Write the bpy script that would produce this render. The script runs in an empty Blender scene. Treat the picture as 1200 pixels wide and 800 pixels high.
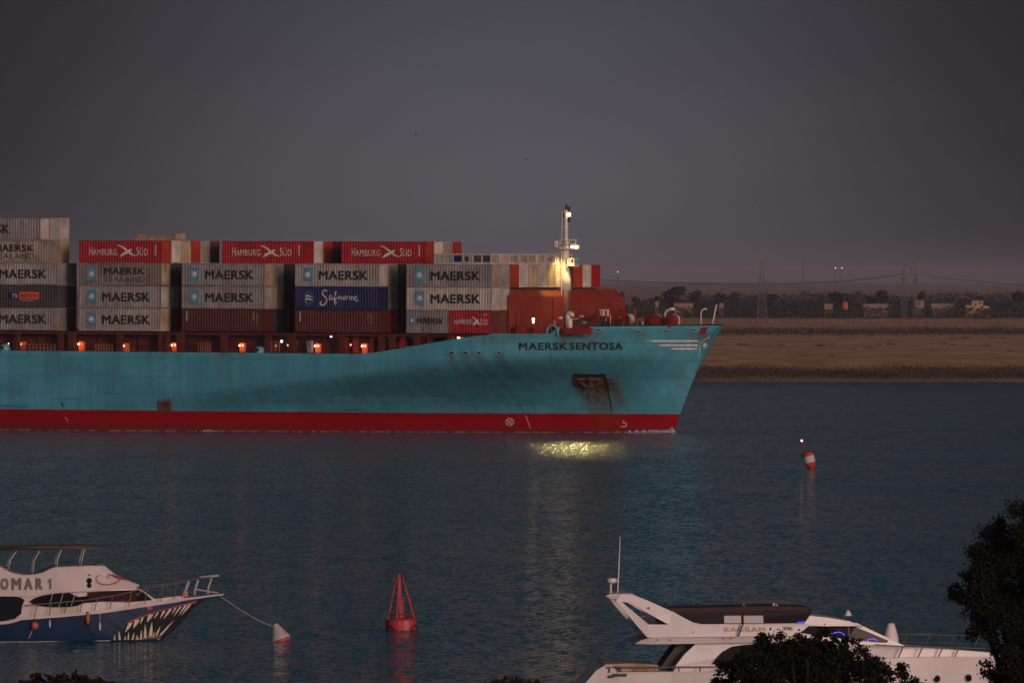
import bpy, bmesh, math, random
from mathutils import Vector, Matrix, noise
R = math.radians
SC = bpy.context.scene
COL = SC.collection

# ---------------------------------------------------------------- camera
F, HY, CH = 11160.0, 325.0, 19.7          # focal length in photo pixels, horizon row, eye height
cam_d = bpy.data.cameras.new("camera"); cam = bpy.data.objects.new("camera", cam_d); COL.objects.link(cam)
cam.location = (0, 0, CH); cam.rotation_euler = (R(90), 0, 0)
cam_d.sensor_width = 36; cam_d.lens = 36 * F / 1200.0
cam_d.shift_y = (HY - 400.0) / 1200.0
cam_d.clip_start = 1.0; cam_d.clip_end = 120000
SC.camera = cam

# ---------------------------------------------------------------- sky, sun, exposure
SUN_EL, SUN_AZ = R(8.5), R(152)           # low sun behind the camera, to its right (azimuth clockwise from +Y)
w = bpy.data.worlds.new("World"); SC.world = w; w.use_nodes = True
nt = w.node_tree; nt.nodes.clear()
def N(nt, t, **kw):
    n = nt.nodes.new(t)
    for k, v in kw.items(): setattr(n, k, v)
    return n
sky = N(nt, "ShaderNodeTexSky", sky_type='NISHITA', sun_disc=False, sun_elevation=SUN_EL, sun_rotation=SUN_AZ,
        altitude=20, air_density=1.0, dust_density=4.0, ozone_density=1.0)
hsv = N(nt, "ShaderNodeHueSaturation"); hsv.inputs["Saturation"].default_value = 0.35
tint = N(nt, "ShaderNodeMix", data_type='RGBA', blend_type='MULTIPLY'); tint.inputs[0].default_value = 1.0
tint.inputs[7].default_value = (0.855, 0.80, 1.02, 1)
geo = N(nt, "ShaderNodeTexCoord"); L = nt.links.new
sep = N(nt, "ShaderNodeSeparateXYZ"); L(geo.outputs["Generated"], sep.inputs[0])
dusk = N(nt, "ShaderNodeValToRGB")        # dusk sky: lighter band over the horizon, darker and bluer overhead
e = dusk.color_ramp.elements
for pos, col in ((0.012, (1.0, .97, .98)), (0.03, (.80, .80, .84)), (0.2, (.80, .82, .88)), (1.0, (.85, .80, .80))):
    q = e[0] if pos == 0.012 else (e[-1] if pos == 1.0 else e.new(pos)); q.position = pos; q.color = (*col, 1)
L(sep.outputs["Z"], dusk.inputs[0])
up2 = N(nt, "ShaderNodeMix", data_type='RGBA', blend_type='MULTIPLY'); up2.inputs[0].default_value = 1.0
vignd = N(nt, "ShaderNodeVectorMath", operation='DISTANCE')      # lens corner darkening put into the sky, falling off around the view axis
vignd.inputs[1].default_value = (0.0, 0.9998, 0.010); L(geo.outputs["Generated"], vignd.inputs[0])
gm_ = N(nt, "ShaderNodeMapRange", interpolation_type='SMOOTHSTEP'); gm_.inputs[1].default_value = 0.0; gm_.inputs[2].default_value = 0.066; gm_.inputs[3].default_value = 1.0; gm_.inputs[4].default_value = 0.27
L(vignd.outputs["Value"], gm_.inputs[0])
up3 = N(nt, "ShaderNodeMix", data_type='RGBA', blend_type='MULTIPLY'); up3.inputs[0].default_value = 1.0
bg = N(nt, "ShaderNodeBackground"); bg.inputs[1].default_value = 0.096
wo = N(nt, "ShaderNodeOutputWorld")
cl = N(nt, "ShaderNodeMath", operation='MAXIMUM'); cl.inputs[1].default_value = 0.09; L(sep.outputs["Z"], cl.inputs[0])
cb3 = N(nt, "ShaderNodeCombineXYZ"); L(sep.outputs["X"], cb3.inputs[0]); L(sep.outputs["Y"], cb3.inputs[1]); L(cl.outputs[0], cb3.inputs[2]); L(cb3.outputs[0], sky.inputs[0])
L(sky.outputs[0], hsv.inputs["Color"]); L(hsv.outputs[0], tint.inputs[6])
L(tint.outputs[2], up2.inputs[6]); L(dusk.outputs[0], up2.inputs[7])
L(up2.outputs[2], up3.inputs[6]); L(gm_.outputs[0], up3.inputs[7])
ew = N(nt, "ShaderNodeMapRange", interpolation_type='SMOOTHSTEP')      # the sun has just gone: bright in the west, dark in the east
ew.inputs[1].default_value = -0.85; ew.inputs[2].default_value = 0.55; ew.inputs[3].default_value = 1.0; ew.inputs[4].default_value = 0.165; L(sep.outputs["Y"], ew.inputs[0])
up4 = N(nt, "ShaderNodeMix", data_type='RGBA', blend_type='MULTIPLY'); up4.inputs[0].default_value = 1.0
L(up3.outputs[2], up4.inputs[6]); L(ew.outputs[0], up4.inputs[7]); cmap = N(nt, "ShaderNodeMapping"); cmap.inputs["Scale"].default_value = (26, 26, 150); L(geo.outputs["Generated"], cmap.inputs["Vector"])
cno = N(nt, "ShaderNodeTexNoise"); cno.inputs["Scale"].default_value = 1.0; cno.inputs["Detail"].default_value = 5; L(cmap.outputs[0], cno.inputs["Vector"])
cmr = N(nt, "ShaderNodeMapRange"); cmr.inputs[1].default_value = .3; cmr.inputs[2].default_value = .7; cmr.inputs[3].default_value = .965; cmr.inputs[4].default_value = 1.03; L(cno.outputs["Fac"], cmr.inputs[0])
up5 = N(nt, "ShaderNodeMix", data_type='RGBA', blend_type='MULTIPLY'); up5.inputs[0].default_value = 1.0      # faint uneven veil of high cloud
L(up4.outputs[2], up5.inputs[6]); L(cmr.outputs[0], up5.inputs[7]); L(up5.outputs[2], bg.inputs[0]); L(bg.outputs[0], wo.inputs[0])

sun_d = bpy.data.lights.new("sun", 'SUN'); sun = bpy.data.objects.new("sun", sun_d); COL.objects.link(sun)
sun_d.energy = 0.42; sun_d.angle = R(14); sun_d.color = (1.0, 0.60, 0.40)
sd = Vector((math.sin(SUN_AZ) * math.cos(SUN_EL), math.cos(SUN_AZ) * math.cos(SUN_EL), math.sin(SUN_EL)))
sun.rotation_euler = sd.to_track_quat('Z', 'Y').to_euler(); sun.location = (0, -50, 60)

SC.view_settings.view_transform = 'Standard'; SC.view_settings.look = 'None'
SC.view_settings.exposure = 1.65; SC.view_settings.gamma = 1.0
SC.render.engine = 'CYCLES'
cy = SC.cycles
cy.use_denoising = True; cy.max_bounces = 6; cy.diffuse_bounces = 2; cy.glossy_bounces = 3
cy.transmission_bounces = 3; cy.volume_bounces = 0; cy.transparent_max_bounces = 6
cy.sample_clamp_indirect = 4.0
cy.use_light_tree = True

# ---------------------------------------------------------------- helpers
def at(px, py, Y):
    return Vector(((px - 600) / F * Y, Y, CH + (HY - py) / F * Y))
def on_level(px, py, z):
    Y = (CH - z) * F / (py - HY)
    return at(px, py, Y)

class MB:
    """collects shapes, then links them as ONE mesh object"""
    def __init__(s): s.v = []; s.f = []; s.mi = []; s.cur = 0
    def add(s, vs, fs):
        b = len(s.v); s.v += [tuple(p) for p in vs]
        for f in fs: s.f.append(tuple(b + i for i in f)); s.mi.append(s.cur)
        return s
    def box(s, x0, x1, y0, y1, z0, z1, M=None):
        vs = [Vector((x, y, z)) for z in (z0, z1) for y in (y0, y1) for x in (x0, x1)]
        if M: vs = [M @ p for p in vs]
        return s.add(vs, [(0, 2, 3, 1), (4, 5, 7, 6), (0, 1, 5, 4), (2, 6, 7, 3), (0, 4, 6, 2), (1, 3, 7, 5)])
    def tube(s, pts, r, n=6, cap=True):
        pts = [Vector(p) for p in pts]; k = len(pts)
        rs = r if isinstance(r, (list, tuple)) else [r] * k
        vs = []; prev = None
        for i, p in enumerate(pts):
            d = (pts[min(i + 1, k - 1)] - pts[max(i - 1, 0)])
            d = d.normalized() if d.length > 1e-9 else Vector((0, 0, 1))
            a = Vector((0, 0, 1)) if abs(d.z) < 0.9 else Vector((1, 0, 0))
            if prev is not None: a = prev
            x = (a - d * a.dot(d)); x = x.normalized() if x.length > 1e-6 else d.orthogonal().normalized()
            prev = x; y = d.cross(x)
            for j in range(n):
                t = 2 * math.pi * j / n
                vs.append(p + (x * math.cos(t) + y * math.sin(t)) * rs[i])
        fs = []
        for i in range(k - 1):
            for j in range(n):
                j2 = (j + 1) % n
                fs.append((i * n + j, i * n + j2, (i + 1) * n + j2, (i + 1) * n + j))
        if cap:
            fs.append(tuple(range(n - 1, -1, -1))); fs.append(tuple((k - 1) * n + j for j in range(n)))
        return s.add(vs, fs)
    def lathe(s, prof, c=(0, 0, 0), n=16, M=None):
        """prof: list of (radius, z)"""
        vs = []; c = Vector(c)
        for r, z in prof:
            for j in range(n):
                t = 2 * math.pi * j / n
                p = Vector((r * math.cos(t), r * math.sin(t), z))
                vs.append((M @ p if M else p) + c)
        fs = []
        k = len(prof)
        for i in range(k - 1):
            for j in range(n):
                j2 = (j + 1) % n
                fs.append((i * n + j, i * n + j2, (i + 1) * n + j2, (i + 1) * n + j))
        fs.append(tuple(range(n - 1, -1, -1))); fs.append(tuple((k - 1) * n + j for j in range(n)))
        return s.add(vs, fs)
    def prism(s, poly, fn0, fn1):
        """poly of 2D points; fn0/fn1 map a 2D point to the front / back surface"""
        n = len(poly)
        vs = [fn0(p) for p in poly] + [fn1(p) for p in poly]
        fs = [tuple(range(n)), tuple(range(2 * n - 1, n - 1, -1))]
        for i in range(n): fs.append((i, i + n, (i + 1) % n + n, (i + 1) % n))
        return s.add(vs, fs)
    def build(s, name, mat, parent=None, smooth=False, fix=True, bevel=0):
        me = bpy.data.meshes.new(name); me.from_pydata(s.v, [], s.f)
        mats = mat if isinstance(mat, (list, tuple)) else [mat]
        for m in mats: me.materials.append(m)
        if len(mats) > 1: me.polygons.foreach_set("material_index", s.mi)
        if fix:
            bm = bmesh.new(); bm.from_mesh(me)
            bmesh.ops.recalc_face_normals(bm, faces=bm.faces); bm.to_mesh(me); bm.free()
        if smooth: me.polygons.foreach_set("use_smooth", [True] * len(me.polygons))
        me.update()
        o = bpy.data.objects.new(name, me); COL.objects.link(o)
        if parent: o.parent = parent
        if bevel:
            bv = o.modifiers.new("bevel", 'BEVEL'); bv.width = bevel; bv.segments = 2; bv.limit_method = 'ANGLE'
        return o

def tag(o, label, cat, group=None, kind=None):
    o["label"] = label; o["category"] = cat
    if group: o["group"] = group
    if kind: o["kind"] = kind
    return o
def empty(name, M):
    o = bpy.data.objects.new(name, None); COL.objects.link(o); o.matrix_world = M; o.empty_display_size = 0.5
    return o
def loc(v): return Matrix.Translation(Vector(v))
def dup(o, M, label=None, group=None):
    r = o.copy(); COL.objects.link(r); r.matrix_world = M
    if label: r["label"] = label
    if group: r["group"] = group
    for ch in o.children:
        c = ch.copy(); COL.objects.link(c); c.parent = r
        for g in ch.children:
            d = g.copy(); COL.objects.link(d); d.parent = c
    return r

# ---------------------------------------------------------------- materials
def mat(name, base, rough=0.6, metal=0.0, var=0.25, scale=0.6, dirt=None, dirt_amt=0.0, dirt_scale=(0.5, 0.5, 0.15), bump=0.0, bump_scale=4.0, spec=0.5, perobj=True, fade=0.0):
    m = bpy.data.materials.new(name); m.use_nodes = True; t = m.node_tree; b = t.nodes["Principled BSDF"]
    b.inputs["Roughness"].default_value = rough; b.inputs["Metallic"].default_value = metal
    b.inputs["Specular IOR Level"].default_value = spec
    tc = N(t, "ShaderNodeTexCoord"); oi = N(t, "ShaderNodeObjectInfo")
    vm = N(t, "ShaderNodeVectorMath", operation='MULTIPLY_ADD')
    l = t.links.new
    cmb = N(t, "ShaderNodeCombineXYZ"); ml = N(t, "ShaderNodeMath", operation='MULTIPLY'); ml.inputs[1].default_value = 37.0 if perobj else 0.0
    l(oi.outputs["Random"], ml.inputs[0])
    for i in range(3): l(ml.outputs[0], cmb.inputs[i])
    l(tc.outputs["Object"], vm.inputs[0]); vm.inputs[1].default_value = (1, 1, 1); l(cmb.outputs[0], vm.inputs[2])
    no = N(t, "ShaderNodeTexNoise"); no.inputs["Scale"].default_value = scale; no.inputs["Detail"].default_value = 6
    l(vm.outputs[0], no.inputs["Vector"])
    mr = N(t, "ShaderNodeMapRange"); mr.inputs[1].default_value = 0.3; mr.inputs[2].default_value = 0.7
    mr.inputs[3].default_value = 1 - var; mr.inputs[4].default_value = 1 + var * 0.6
    l(no.outputs["Fac"], mr.inputs[0])
    mx = N(t, "ShaderNodeMix", data_type='RGBA', blend_type='MULTIPLY'); mx.inputs[0].default_value = 1.0
    mx.inputs[6].default_value = (*base, 1); l(mr.outputs[0], mx.inputs[7])
    out = mx.outputs[2]
    if dirt is not None:
        mp = N(t, "ShaderNodeMapping"); mp.inputs["Scale"].default_value = dirt_scale; l(vm.outputs[0], mp.inputs["Vector"])
        n2 = N(t, "ShaderNodeTexNoise"); n2.inputs["Scale"].default_value = 1.0; n2.inputs["Detail"].default_value = 8; n2.inputs["Roughness"].default_value = 0.65
        l(mp.outputs[0], n2.inputs["Vector"])
        m2 = N(t, "ShaderNodeMapRange"); m2.inputs[1].default_value = 0.5; m2.inputs[2].default_value = 0.75; m2.inputs[4].default_value = dirt_amt
        l(n2.outputs["Fac"], m2.inputs[0])
        x2 = N(t, "ShaderNodeMix", data_type='RGBA'); l(m2.outputs[0], x2.inputs[0]); l(out, x2.inputs[6]); x2.inputs[7].default_value = (*dirt, 1)
        out = x2.outputs[2]
    if fade:
        fr = N(t, "ShaderNodeMapRange"); fr.inputs[3].default_value = 1 - fade; fr.inputs[4].default_value = 1 + fade * .5; l(oi.outputs["Random"], fr.inputs[0])
        fx = N(t, "ShaderNodeMix", data_type='RGBA', blend_type='MULTIPLY'); fx.inputs[0].default_value = 1; l(out, fx.inputs[6]); l(fr.outputs[0], fx.inputs[7]); out = fx.outputs[2]
    l(out, b.inputs["Base Color"])
    if bump:
        n3 = N(t, "ShaderNodeTexNoise"); n3.inputs["Scale"].default_value = bump_scale; n3.inputs["Detail"].default_value = 4; l(vm.outputs[0], n3.inputs["Vector"])
        bp = N(t, "ShaderNodeBump"); bp.inputs["Strength"].default_value = bump; bp.inputs["Distance"].default_value = 0.1
        l(n3.outputs["Fac"], bp.inputs["Height"]); l(bp.outputs[0], b.inputs["Normal"])
    return m
def glow(name, col, strength):
    m = bpy.data.materials.new(name); m.use_nodes = True; b = m.node_tree.nodes["Principled BSDF"]
    b.inputs["Base Color"].default_value = (*col, 1); b.inputs["Emission Color"].default_value = (*col, 1)
    b.inputs["Emission Strength"].default_value = strength
    return m
RUST = (0.10, 0.035, 0.012)
def cmat(name, c, amt=0.55): return mat(name, c, 0.6, 0.0, 0.30, 0.5, RUST, min(1, amt * 1.25), (0.8, 0.8, 0.30), 0.0, spec=.25, fade=.28)
M_grey = cmat("container_grey", (0.235, 0.225, 0.21)); M_lgrey = cmat("container_light_grey", (0.34, 0.315, 0.28), 0.45)
M_oldgrey = cmat("container_rusty_grey", (0.24, 0.21, 0.17), 0.95)
M_red = cmat("container_red", (0.29, 0.010, 0.012), 0.35); M_dred = cmat("container_oxide_red", (0.085, 0.016, 0.017), 0.4)
M_blue = cmat("container_navy", (0.009, 0.022, 0.085), 0.2); M_char = cmat("container_charcoal", (0.05, 0.055, 0.055), 0.3)
M_white = cmat("container_white", (0.48, 0.44, 0.38), 0.45); M_tan = cmat("container_tan", (0.36, 0.27, 0.18), 0.8)
M_orange = cmat("container_orange_red", (0.32, 0.038, 0.017), 0.35); M_brown = cmat("container_brown", (0.12, 0.045, 0.035), 0.5)
M_text = mat("lettering_black", (0.013, 0.014, 0.016), 0.7, var=0.3, scale=2.0)
M_wtext = mat("lettering_white", (0.62, 0.56, 0.52), 0.6, var=0.3, scale=2.0)
M_faded = mat("lettering_faded", (0.075, 0.07, 0.07), 0.6, var=0.5, scale=2.0)
M_star = mat("emblem_blue", (0.07, 0.235, 0.32), 0.6, var=0.35, scale=1.5, dirt=RUST, dirt_amt=0.3)
M_oxide = mat("oxide_red_steel", (0.080, 0.012, 0.009), 0.6, var=0.35, scale=0.7, dirt=(0.05, 0.015, 0.01), dirt_amt=0.7, dirt_scale=(0.8, 0.8, 0.25))
M_break = mat("breakwater_red", (0.215, 0.027, 0.013), 0.6, var=0.25, scale=0.5, dirt=(0.10, 0.02, 0.012), dirt_amt=0.65, dirt_scale=(0.9, 0.9, 0.12))
M_drum = mat("winch_red", (0.22, 0.022, 0.018), 0.45, var=0.3, scale=1.5, dirt=(0.03, 0.012, 0.01), dirt_amt=0.5)
M_wp = mat("ship_white_paint", (0.62, 0.56, 0.46), 0.5, var=0.2, scale=0.8, dirt=RUST, dirt_amt=0.35)
M_dark = mat("dark_steel", (0.02, 0.02, 0.02), 0.6, var=0.3)
M_rust = mat("rusty_steel", (0.09, 0.035, 0.015), 0.8, var=0.5, scale=1.2)
M_black = mat("black_opening", (0.006, 0.006, 0.006), 0.9, var=0.1)
M_dkgreen = mat("machinery_green", (0.035, 0.055, 0.04), 0.5, var=0.4, scale=2)

# ---------------------------------------------------------------- lettering
def glyphs(text, bold=0.0, shear=0.0, space=1.0):
    cu = bpy.data.curves.new("lettering", 'FONT'); cu.body = text; cu.size = 1.0
    cu.offset = bold; cu.shear = shear; cu.space_character = space; cu.resolution_u = 3
    o = bpy.data.objects.new("lettering", cu); COL.objects.link(o)
    bpy.context.view_layer.update()
    me = bpy.data.meshes.new_from_object(o.evaluated_get(bpy.context.evaluated_depsgraph_get()))
    vs = [v.co.copy() for v in me.vertices]; fs = [tuple(p.vertices) for p in me.polygons]
    bpy.data.objects.remove(o); bpy.data.curves.remove(cu); bpy.data.meshes.remove(me)
    x0 = min(v.x for v in vs); x1 = max(v.x for v in vs); y0 = min(v.y for v in vs); y1 = max(v.y for v in vs)
    return [((v.x - x0) / (x1 - x0), (v.y - y0) / (y1 - y0)) for v in vs], fs     # normalised to 0..1
_gl = {}
def lettering(mb, text, a0, a1, b0, b1, fn, bold=0.0, shear=0.0, space=1.0):
    """text filling the rectangle a0..a1 x b0..b1; fn maps (a, b) to a 3D point"""
    k = (text, shear, space)
    if k not in _gl: _gl[k] = glyphs(text, 0.0, shear, space)
    vs, fs = _gl[k]
    hh = abs(b1 - b0); sg = 1 if a1 > a0 else -1; q = bold * hh * 1.15
    for n, (dx, dy) in enumerate(((0, 0), (q, q), (-q, q), (q, -q), (-q, -q), (q, 0), (-q, 0)) if bold else ((0, 0),)):
        mb.add([Vector(fn((a0 + (a1 - a0) * x + dx, b0 + (b1 - b0) * y + dy))) - Vector((0, .003 * n, 0)) for x, y in vs], fs)
def star(n, r0, r1, rot=0.0):
    return [((r0 if i % 2 == 0 else r1) * math.sin(rot + math.pi * i / n), (r0 if i % 2 == 0 else r1) * math.cos(rot + math.pi * i / n)) for i in range(2 * n)]
def fan(mb, poly, c, fn):
    """star-shaped polygon as a triangle fan"""
    vs = [fn(c)] + [fn(p) for p in poly]; n = len(poly)
    mb.add(vs, [(0, 1 + i, 1 + (i + 1) % n) for i in range(n)])
def stroke(mb, pts, wd, fn):
    """flat ribbon along 2D points, width tapering when wd is a list"""
    n = len(pts); ws = wd if isinstance(wd, list) else [wd] * n; vs = []
    for i in range(n):
        a = Vector(pts[max(i - 1, 0)]); b = Vector(pts[min(i + 1, n - 1)]); d = (b - a).normalized(); q = Vector((-d.y, d.x)) * ws[i] / 2
        p = Vector(pts[i]); vs += [fn(p + q), fn(p - q)]
    mb.add(vs, [(2 * i, 2 * i + 1, 2 * i + 3, 2 * i + 2) for i in range(n - 1)])

# ================================================================ SETTING: far bank, near bank, water
def sheet(name, nx, ny, fn, m):
    mb = MB(); vs = [fn(i / nx, j / ny) for j in range(ny + 1) for i in range(nx + 1)]
    fs = [(j * (nx + 1) + i, j * (nx + 1) + i + 1, (j + 1) * (nx + 1) + i + 1, (j + 1) * (nx + 1) + i) for j in range(ny) for i in range(nx)]
    mb.add(vs, fs); o = mb.build(name, m, smooth=True); o["kind"] = "structure"; return o

def desert_material():
    m = bpy.data.materials.new("desert_sand"); m.use_nodes = True; t = m.node_tree; b = t.nodes["Principled BSDF"]; l = t.links.new
    b.inputs["Roughness"].default_value = 0.95; b.inputs["Specular IOR Level"].default_value = 0.1
    g = N(t, "ShaderNodeNewGeometry"); sp = N(t, "ShaderNodeSeparateXYZ"); l(g.outputs["Position"], sp.inputs[0])
    mp = N(t, "ShaderNodeMapping"); mp.inputs["Scale"].default_value = (0.035, 0.004, 0.1); l(g.outputs["Position"], mp.inputs["Vector"])
    n1 = N(t, "ShaderNodeTexNoise"); n1.inputs["Scale"].default_value = 1.0; n1.inputs["Detail"].default_value = 8; n1.inputs["Roughness"].default_value = 0.65; l(mp.outputs[0], n1.inputs["Vector"])
    off = N(t, "ShaderNodeMath", operation='MULTIPLY_ADD'); off.inputs[1].default_value = 160.0; off.inputs[2].default_value = -80.0
    l(n1.outputs["Fac"], off.inputs[0])
    ya = N(t, "ShaderNodeMath", operation='ADD'); l(sp.outputs["Y"], ya.inputs[0]); l(off.outputs[0], ya.inputs[1])
    mr = N(t, "ShaderNodeMapRange"); mr.inputs[1].default_value = 1780; mr.inputs[2].default_value = 5780; l(ya.outputs[0], mr.inputs[0])
    cr = N(t, "ShaderNodeValToRGB"); l(mr.outputs[0], cr.inputs[0])
    e = cr.color_ramp.elements
    stops = [(1780, (.34, .24, .17)), (1815, (.36, .24, .16)), (1880, (.16, .11, .08)), (1960, (.60, .36, .21)), (2730, (.62, .37, .215)),
             (2790, (.32, .20, .135)), (3080, (.36, .22, .145)), (3180, (.36, .22, .145)), (3230, (.60, .36, .22)), (3850, (.58, .36, .23)), (4300, (.38, .24, .18)), (5700, (.40, .27, .22))]
    while len(e) < len(stops): e.new(0.5)
    for k, (y, c) in enumerate(stops): e[k].position = (y - 1780) / 4000; e[k].color = (*c, 1)
    mp2 = N(t, "ShaderNodeMapping"); mp2.inputs["Scale"].default_value = (0.12, 0.02, 0.1); l(g.outputs["Position"], mp2.inputs["Vector"])
    n2 = N(t, "ShaderNodeTexNoise"); n2.inputs["Scale"].default_value = 1.0; n2.inputs["Detail"].default_value = 7; l(mp2.outputs[0], n2.inputs["Vector"])
    r2 = N(t, "ShaderNodeMapRange"); r2.inputs[1].default_value = 0.3; r2.inputs[2].default_value = 0.7; r2.inputs[3].default_value = 0.68; r2.inputs[4].default_value = 1.18; l(n2.outputs["Fac"], r2.inputs[0])
    mx = N(t, "ShaderNodeMix", data_type='RGBA', blend_type='MULTIPLY'); mx.inputs[0].default_value = 1; l(cr.outputs[0], mx.inputs[6]); l(r2.outputs[0], mx.inputs[7])
    l(mx.outputs[2], b.inputs["Base Color"])
    n3 = N(t, "ShaderNodeTexNoise"); n3.inputs["Scale"].default_value = 0.35; n3.inputs["Detail"].default_value = 5; l(g.outputs["Position"], n3.inputs["Vector"])
    bp = N(t, "ShaderNodeBump"); bp.inputs["Strength"].default_value = 1.0; bp.inputs["Distance"].default_value = 2.2; l(n3.outputs["Fac"], bp.inputs["Height"]); l(bp.outputs[0], b.inputs["Normal"])
    return m
M_desert = desert_material()
def shore(x): return 1802 - 0.06 * (x - 60) + 6 * noise.noise(Vector((x * 0.02, 3, 0))) + 2.5 * noise.noise(Vector((x * 0.11, 7, 0)))
YS = [-30, -8, 0, 6, 14, 24, 45, 90, 160, 260, 420, 640, 900, 980, 1050, 1150, 1280, 1400, 1600, 1900, 2200, 2600, 3200, 4500, 8000, 16000, 38000]
ZS = [-2, -.6, .05, .18, .35, .5, .75, 1.2, 1.7, 2.2, 2.6, 3.0, 3.0, 3.1, 3.1, 3.0, 3.0, 3.1, 3.0, 3.0, 3.0, 3.0, 3.0, 3.0, 3.0, 3.0, 3.0]
def far_pt(u, v):
    j = round(v * (len(YS) - 1)); x = -6000 + 12000 * u
    if 0.0 < u < 1.0: x = -500 + 1200 * (u - 1 / 122) / (120 / 122)
    y = shore(x) + YS[j]
    z = ZS[j] + (0.25 * noise.noise(Vector((x * .02, y * .006, 1))) if j > 5 else 0)
    return (x, y, z)
far_bank = sheet("far_bank_ground", 122, len(YS) - 1, far_pt, M_desert)
def near_pt(u, v):
    x = -700 + 1400 * u; y = -120 + 520 * v
    z = 1.4 if y < 360 else 1.4 - (y - 360) * 0.09
    return (x, y, z + 0.15 * noise.noise(Vector((x * .1, y * .1, 0))))
near_bank = sheet("near_bank_ground", 40, 60, near_pt, mat("near_bank_earth", (0.09, 0.07, 0.05), 0.9, scale=0.3, perobj=False))

def water_material():
    m = bpy.data.materials.new("canal_water"); m.use_nodes = True; t = m.node_tree; b = t.nodes["Principled BSDF"]; l = t.links.new
    b.inputs["Base Color"].default_value = (0.0, 0.122, 0.166, 1); b.inputs["Roughness"].default_value = 0.10; b.inputs["Specular IOR Level"].default_value = 0.072; b.inputs["IOR"].default_value = 1.33
    g = N(t, "ShaderNodeNewGeometry")
    def slope(sc, detail, amp, rot=7, rough=.6):
        mp = N(t, "ShaderNodeMapping"); mp.inputs["Scale"].default_value = sc; mp.inputs["Rotation"].default_value = (0, 0, R(rot)); l(g.outputs["Position"], mp.inputs["Vector"])
        n = N(t, "ShaderNodeTexNoise"); n.inputs["Scale"].default_value = 1.0; n.inputs["Detail"].default_value = detail; n.inputs["Roughness"].default_value = rough
        l(mp.outputs[0], n.inputs["Vector"])
        q = N(t, "ShaderNodeVectorMath", operation='MULTIPLY_ADD'); q.inputs[1].default_value = amp; q.inputs[2].default_value = tuple(-.5 * v for v in amp); l(n.outputs["Color"], q.inputs[0]); return q.outputs[0], n.outputs["Fac"]
    chop, _ = slope((3.0, 2.0, 1), 4, (1.6, 1.5, 0)); crest, _ = slope((2.1, .55, 1), 4, (.45, .75, 0), 3, .62); ridge, _ = slope((1.1, .15, 1), 5, (.25, .55, 0), 5, .62); swell, _ = slope((.10, .025, 1), 4, (.08, .28, 0), 8)
    _, gust = slope((.012, .0035, 1), 4, (0, 0, 0))
    s1 = N(t, "ShaderNodeVectorMath", operation='ADD'); l(chop, s1.inputs[0]); l(crest, s1.inputs[1])
    s1b = N(t, "ShaderNodeVectorMath", operation='ADD'); l(s1.outputs[0], s1b.inputs[0]); l(ridge, s1b.inputs[1]); s1 = s1b
    s2 = N(t, "ShaderNodeVectorMath", operation='ADD'); l(s1.outputs[0], s2.inputs[0]); l(swell, s2.inputs[1])
    gr = N(t, "ShaderNodeMapRange"); gr.inputs[1].default_value = .35; gr.inputs[2].default_value = .65; gr.inputs[3].default_value = .7; gr.inputs[4].default_value = 1.15; l(gust, gr.inputs[0])
    s3 = N(t, "ShaderNodeVectorMath", operation='SCALE'); l(s2.outputs[0], s3.inputs[0]); l(gr.outputs[0], s3.inputs["Scale"])
    s4 = N(t, "ShaderNodeVectorMath", operation='ADD'); l(s3.outputs[0], s4.inputs[0]); s4.inputs[1].default_value = (0, 0, 1)
    s5 = N(t, "ShaderNodeVectorMath", operation='NORMALIZE'); l(s4.outputs[0], s5.inputs[0]); l(s5.outputs[0], b.inputs["Normal"])
    return m
water = sheet("canal_water", 8, 8, lambda u, v: (-1500 + 3000 * u, 340 + 1600 * v, 0.0), water_material())

# ================================================================ CONTAINER SHIP
SY = 27.7
O = at(575.5, 390, 1200); O.z = 0.0
SM = loc(O) @ Matrix.Rotation(R(-SY), 4, 'Z') @ Matrix.Rotation(R(0.22), 4, 'Y')
SI = SM.inverted()
CAMP = SI @ Vector((0, 0, CH))
def P(px, py, t):
    """ship-local (s, z) where the sight line through a photo pixel meets the plane at t metres to port"""
    d = SI.to_3x3() @ (at(px, py, 1.0) - Vector((0, 0, CH)))
    k = (t - CAMP.y) / d.y
    q = CAMP + d * k
    return q.x, q.z
HB = 20.4; TC = 20.0                     # half-beam, centre line (starboard side of the stacks is t = 0)
ST = P(842, 381, TC); SW = P(789, 509, TC)
def stem(z):
    f = (z - SW[1]) / (ST[1] - SW[1])
    return SW[0] + (ST[0] - SW[0]) * (f + 0.06 * math.sin(math.pi * max(0, min(1, f))) * -1)
ZT = ST[1]
def half(s, z):
    v = max(0.0, min(1.0, z / ZT))
    q = max(0.0, min(1.0, (v - .12) / .62)); sa = -64 + 54 * q * q * (3 - 2 * q)
    e = 1.7 + 0.9 * v
    q = (s - sa) / (stem(z) - sa)
    if q <= 0: return HB
    return HB * max(0.0, 1 - min(q, 1.0) ** e) ** (1.0 - 0.28 * v)
def tside(s, z): return TC - half(s, z)
def PH(px, py):
    """(s, z) on the starboard hull plating under a photo pixel"""
    t = 0.0
    for _ in range(60):
        s, z = P(px, py, t); t += 0.5 * (tside(min(s, stem(z) - .02), z) - t)
    return s, z
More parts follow.
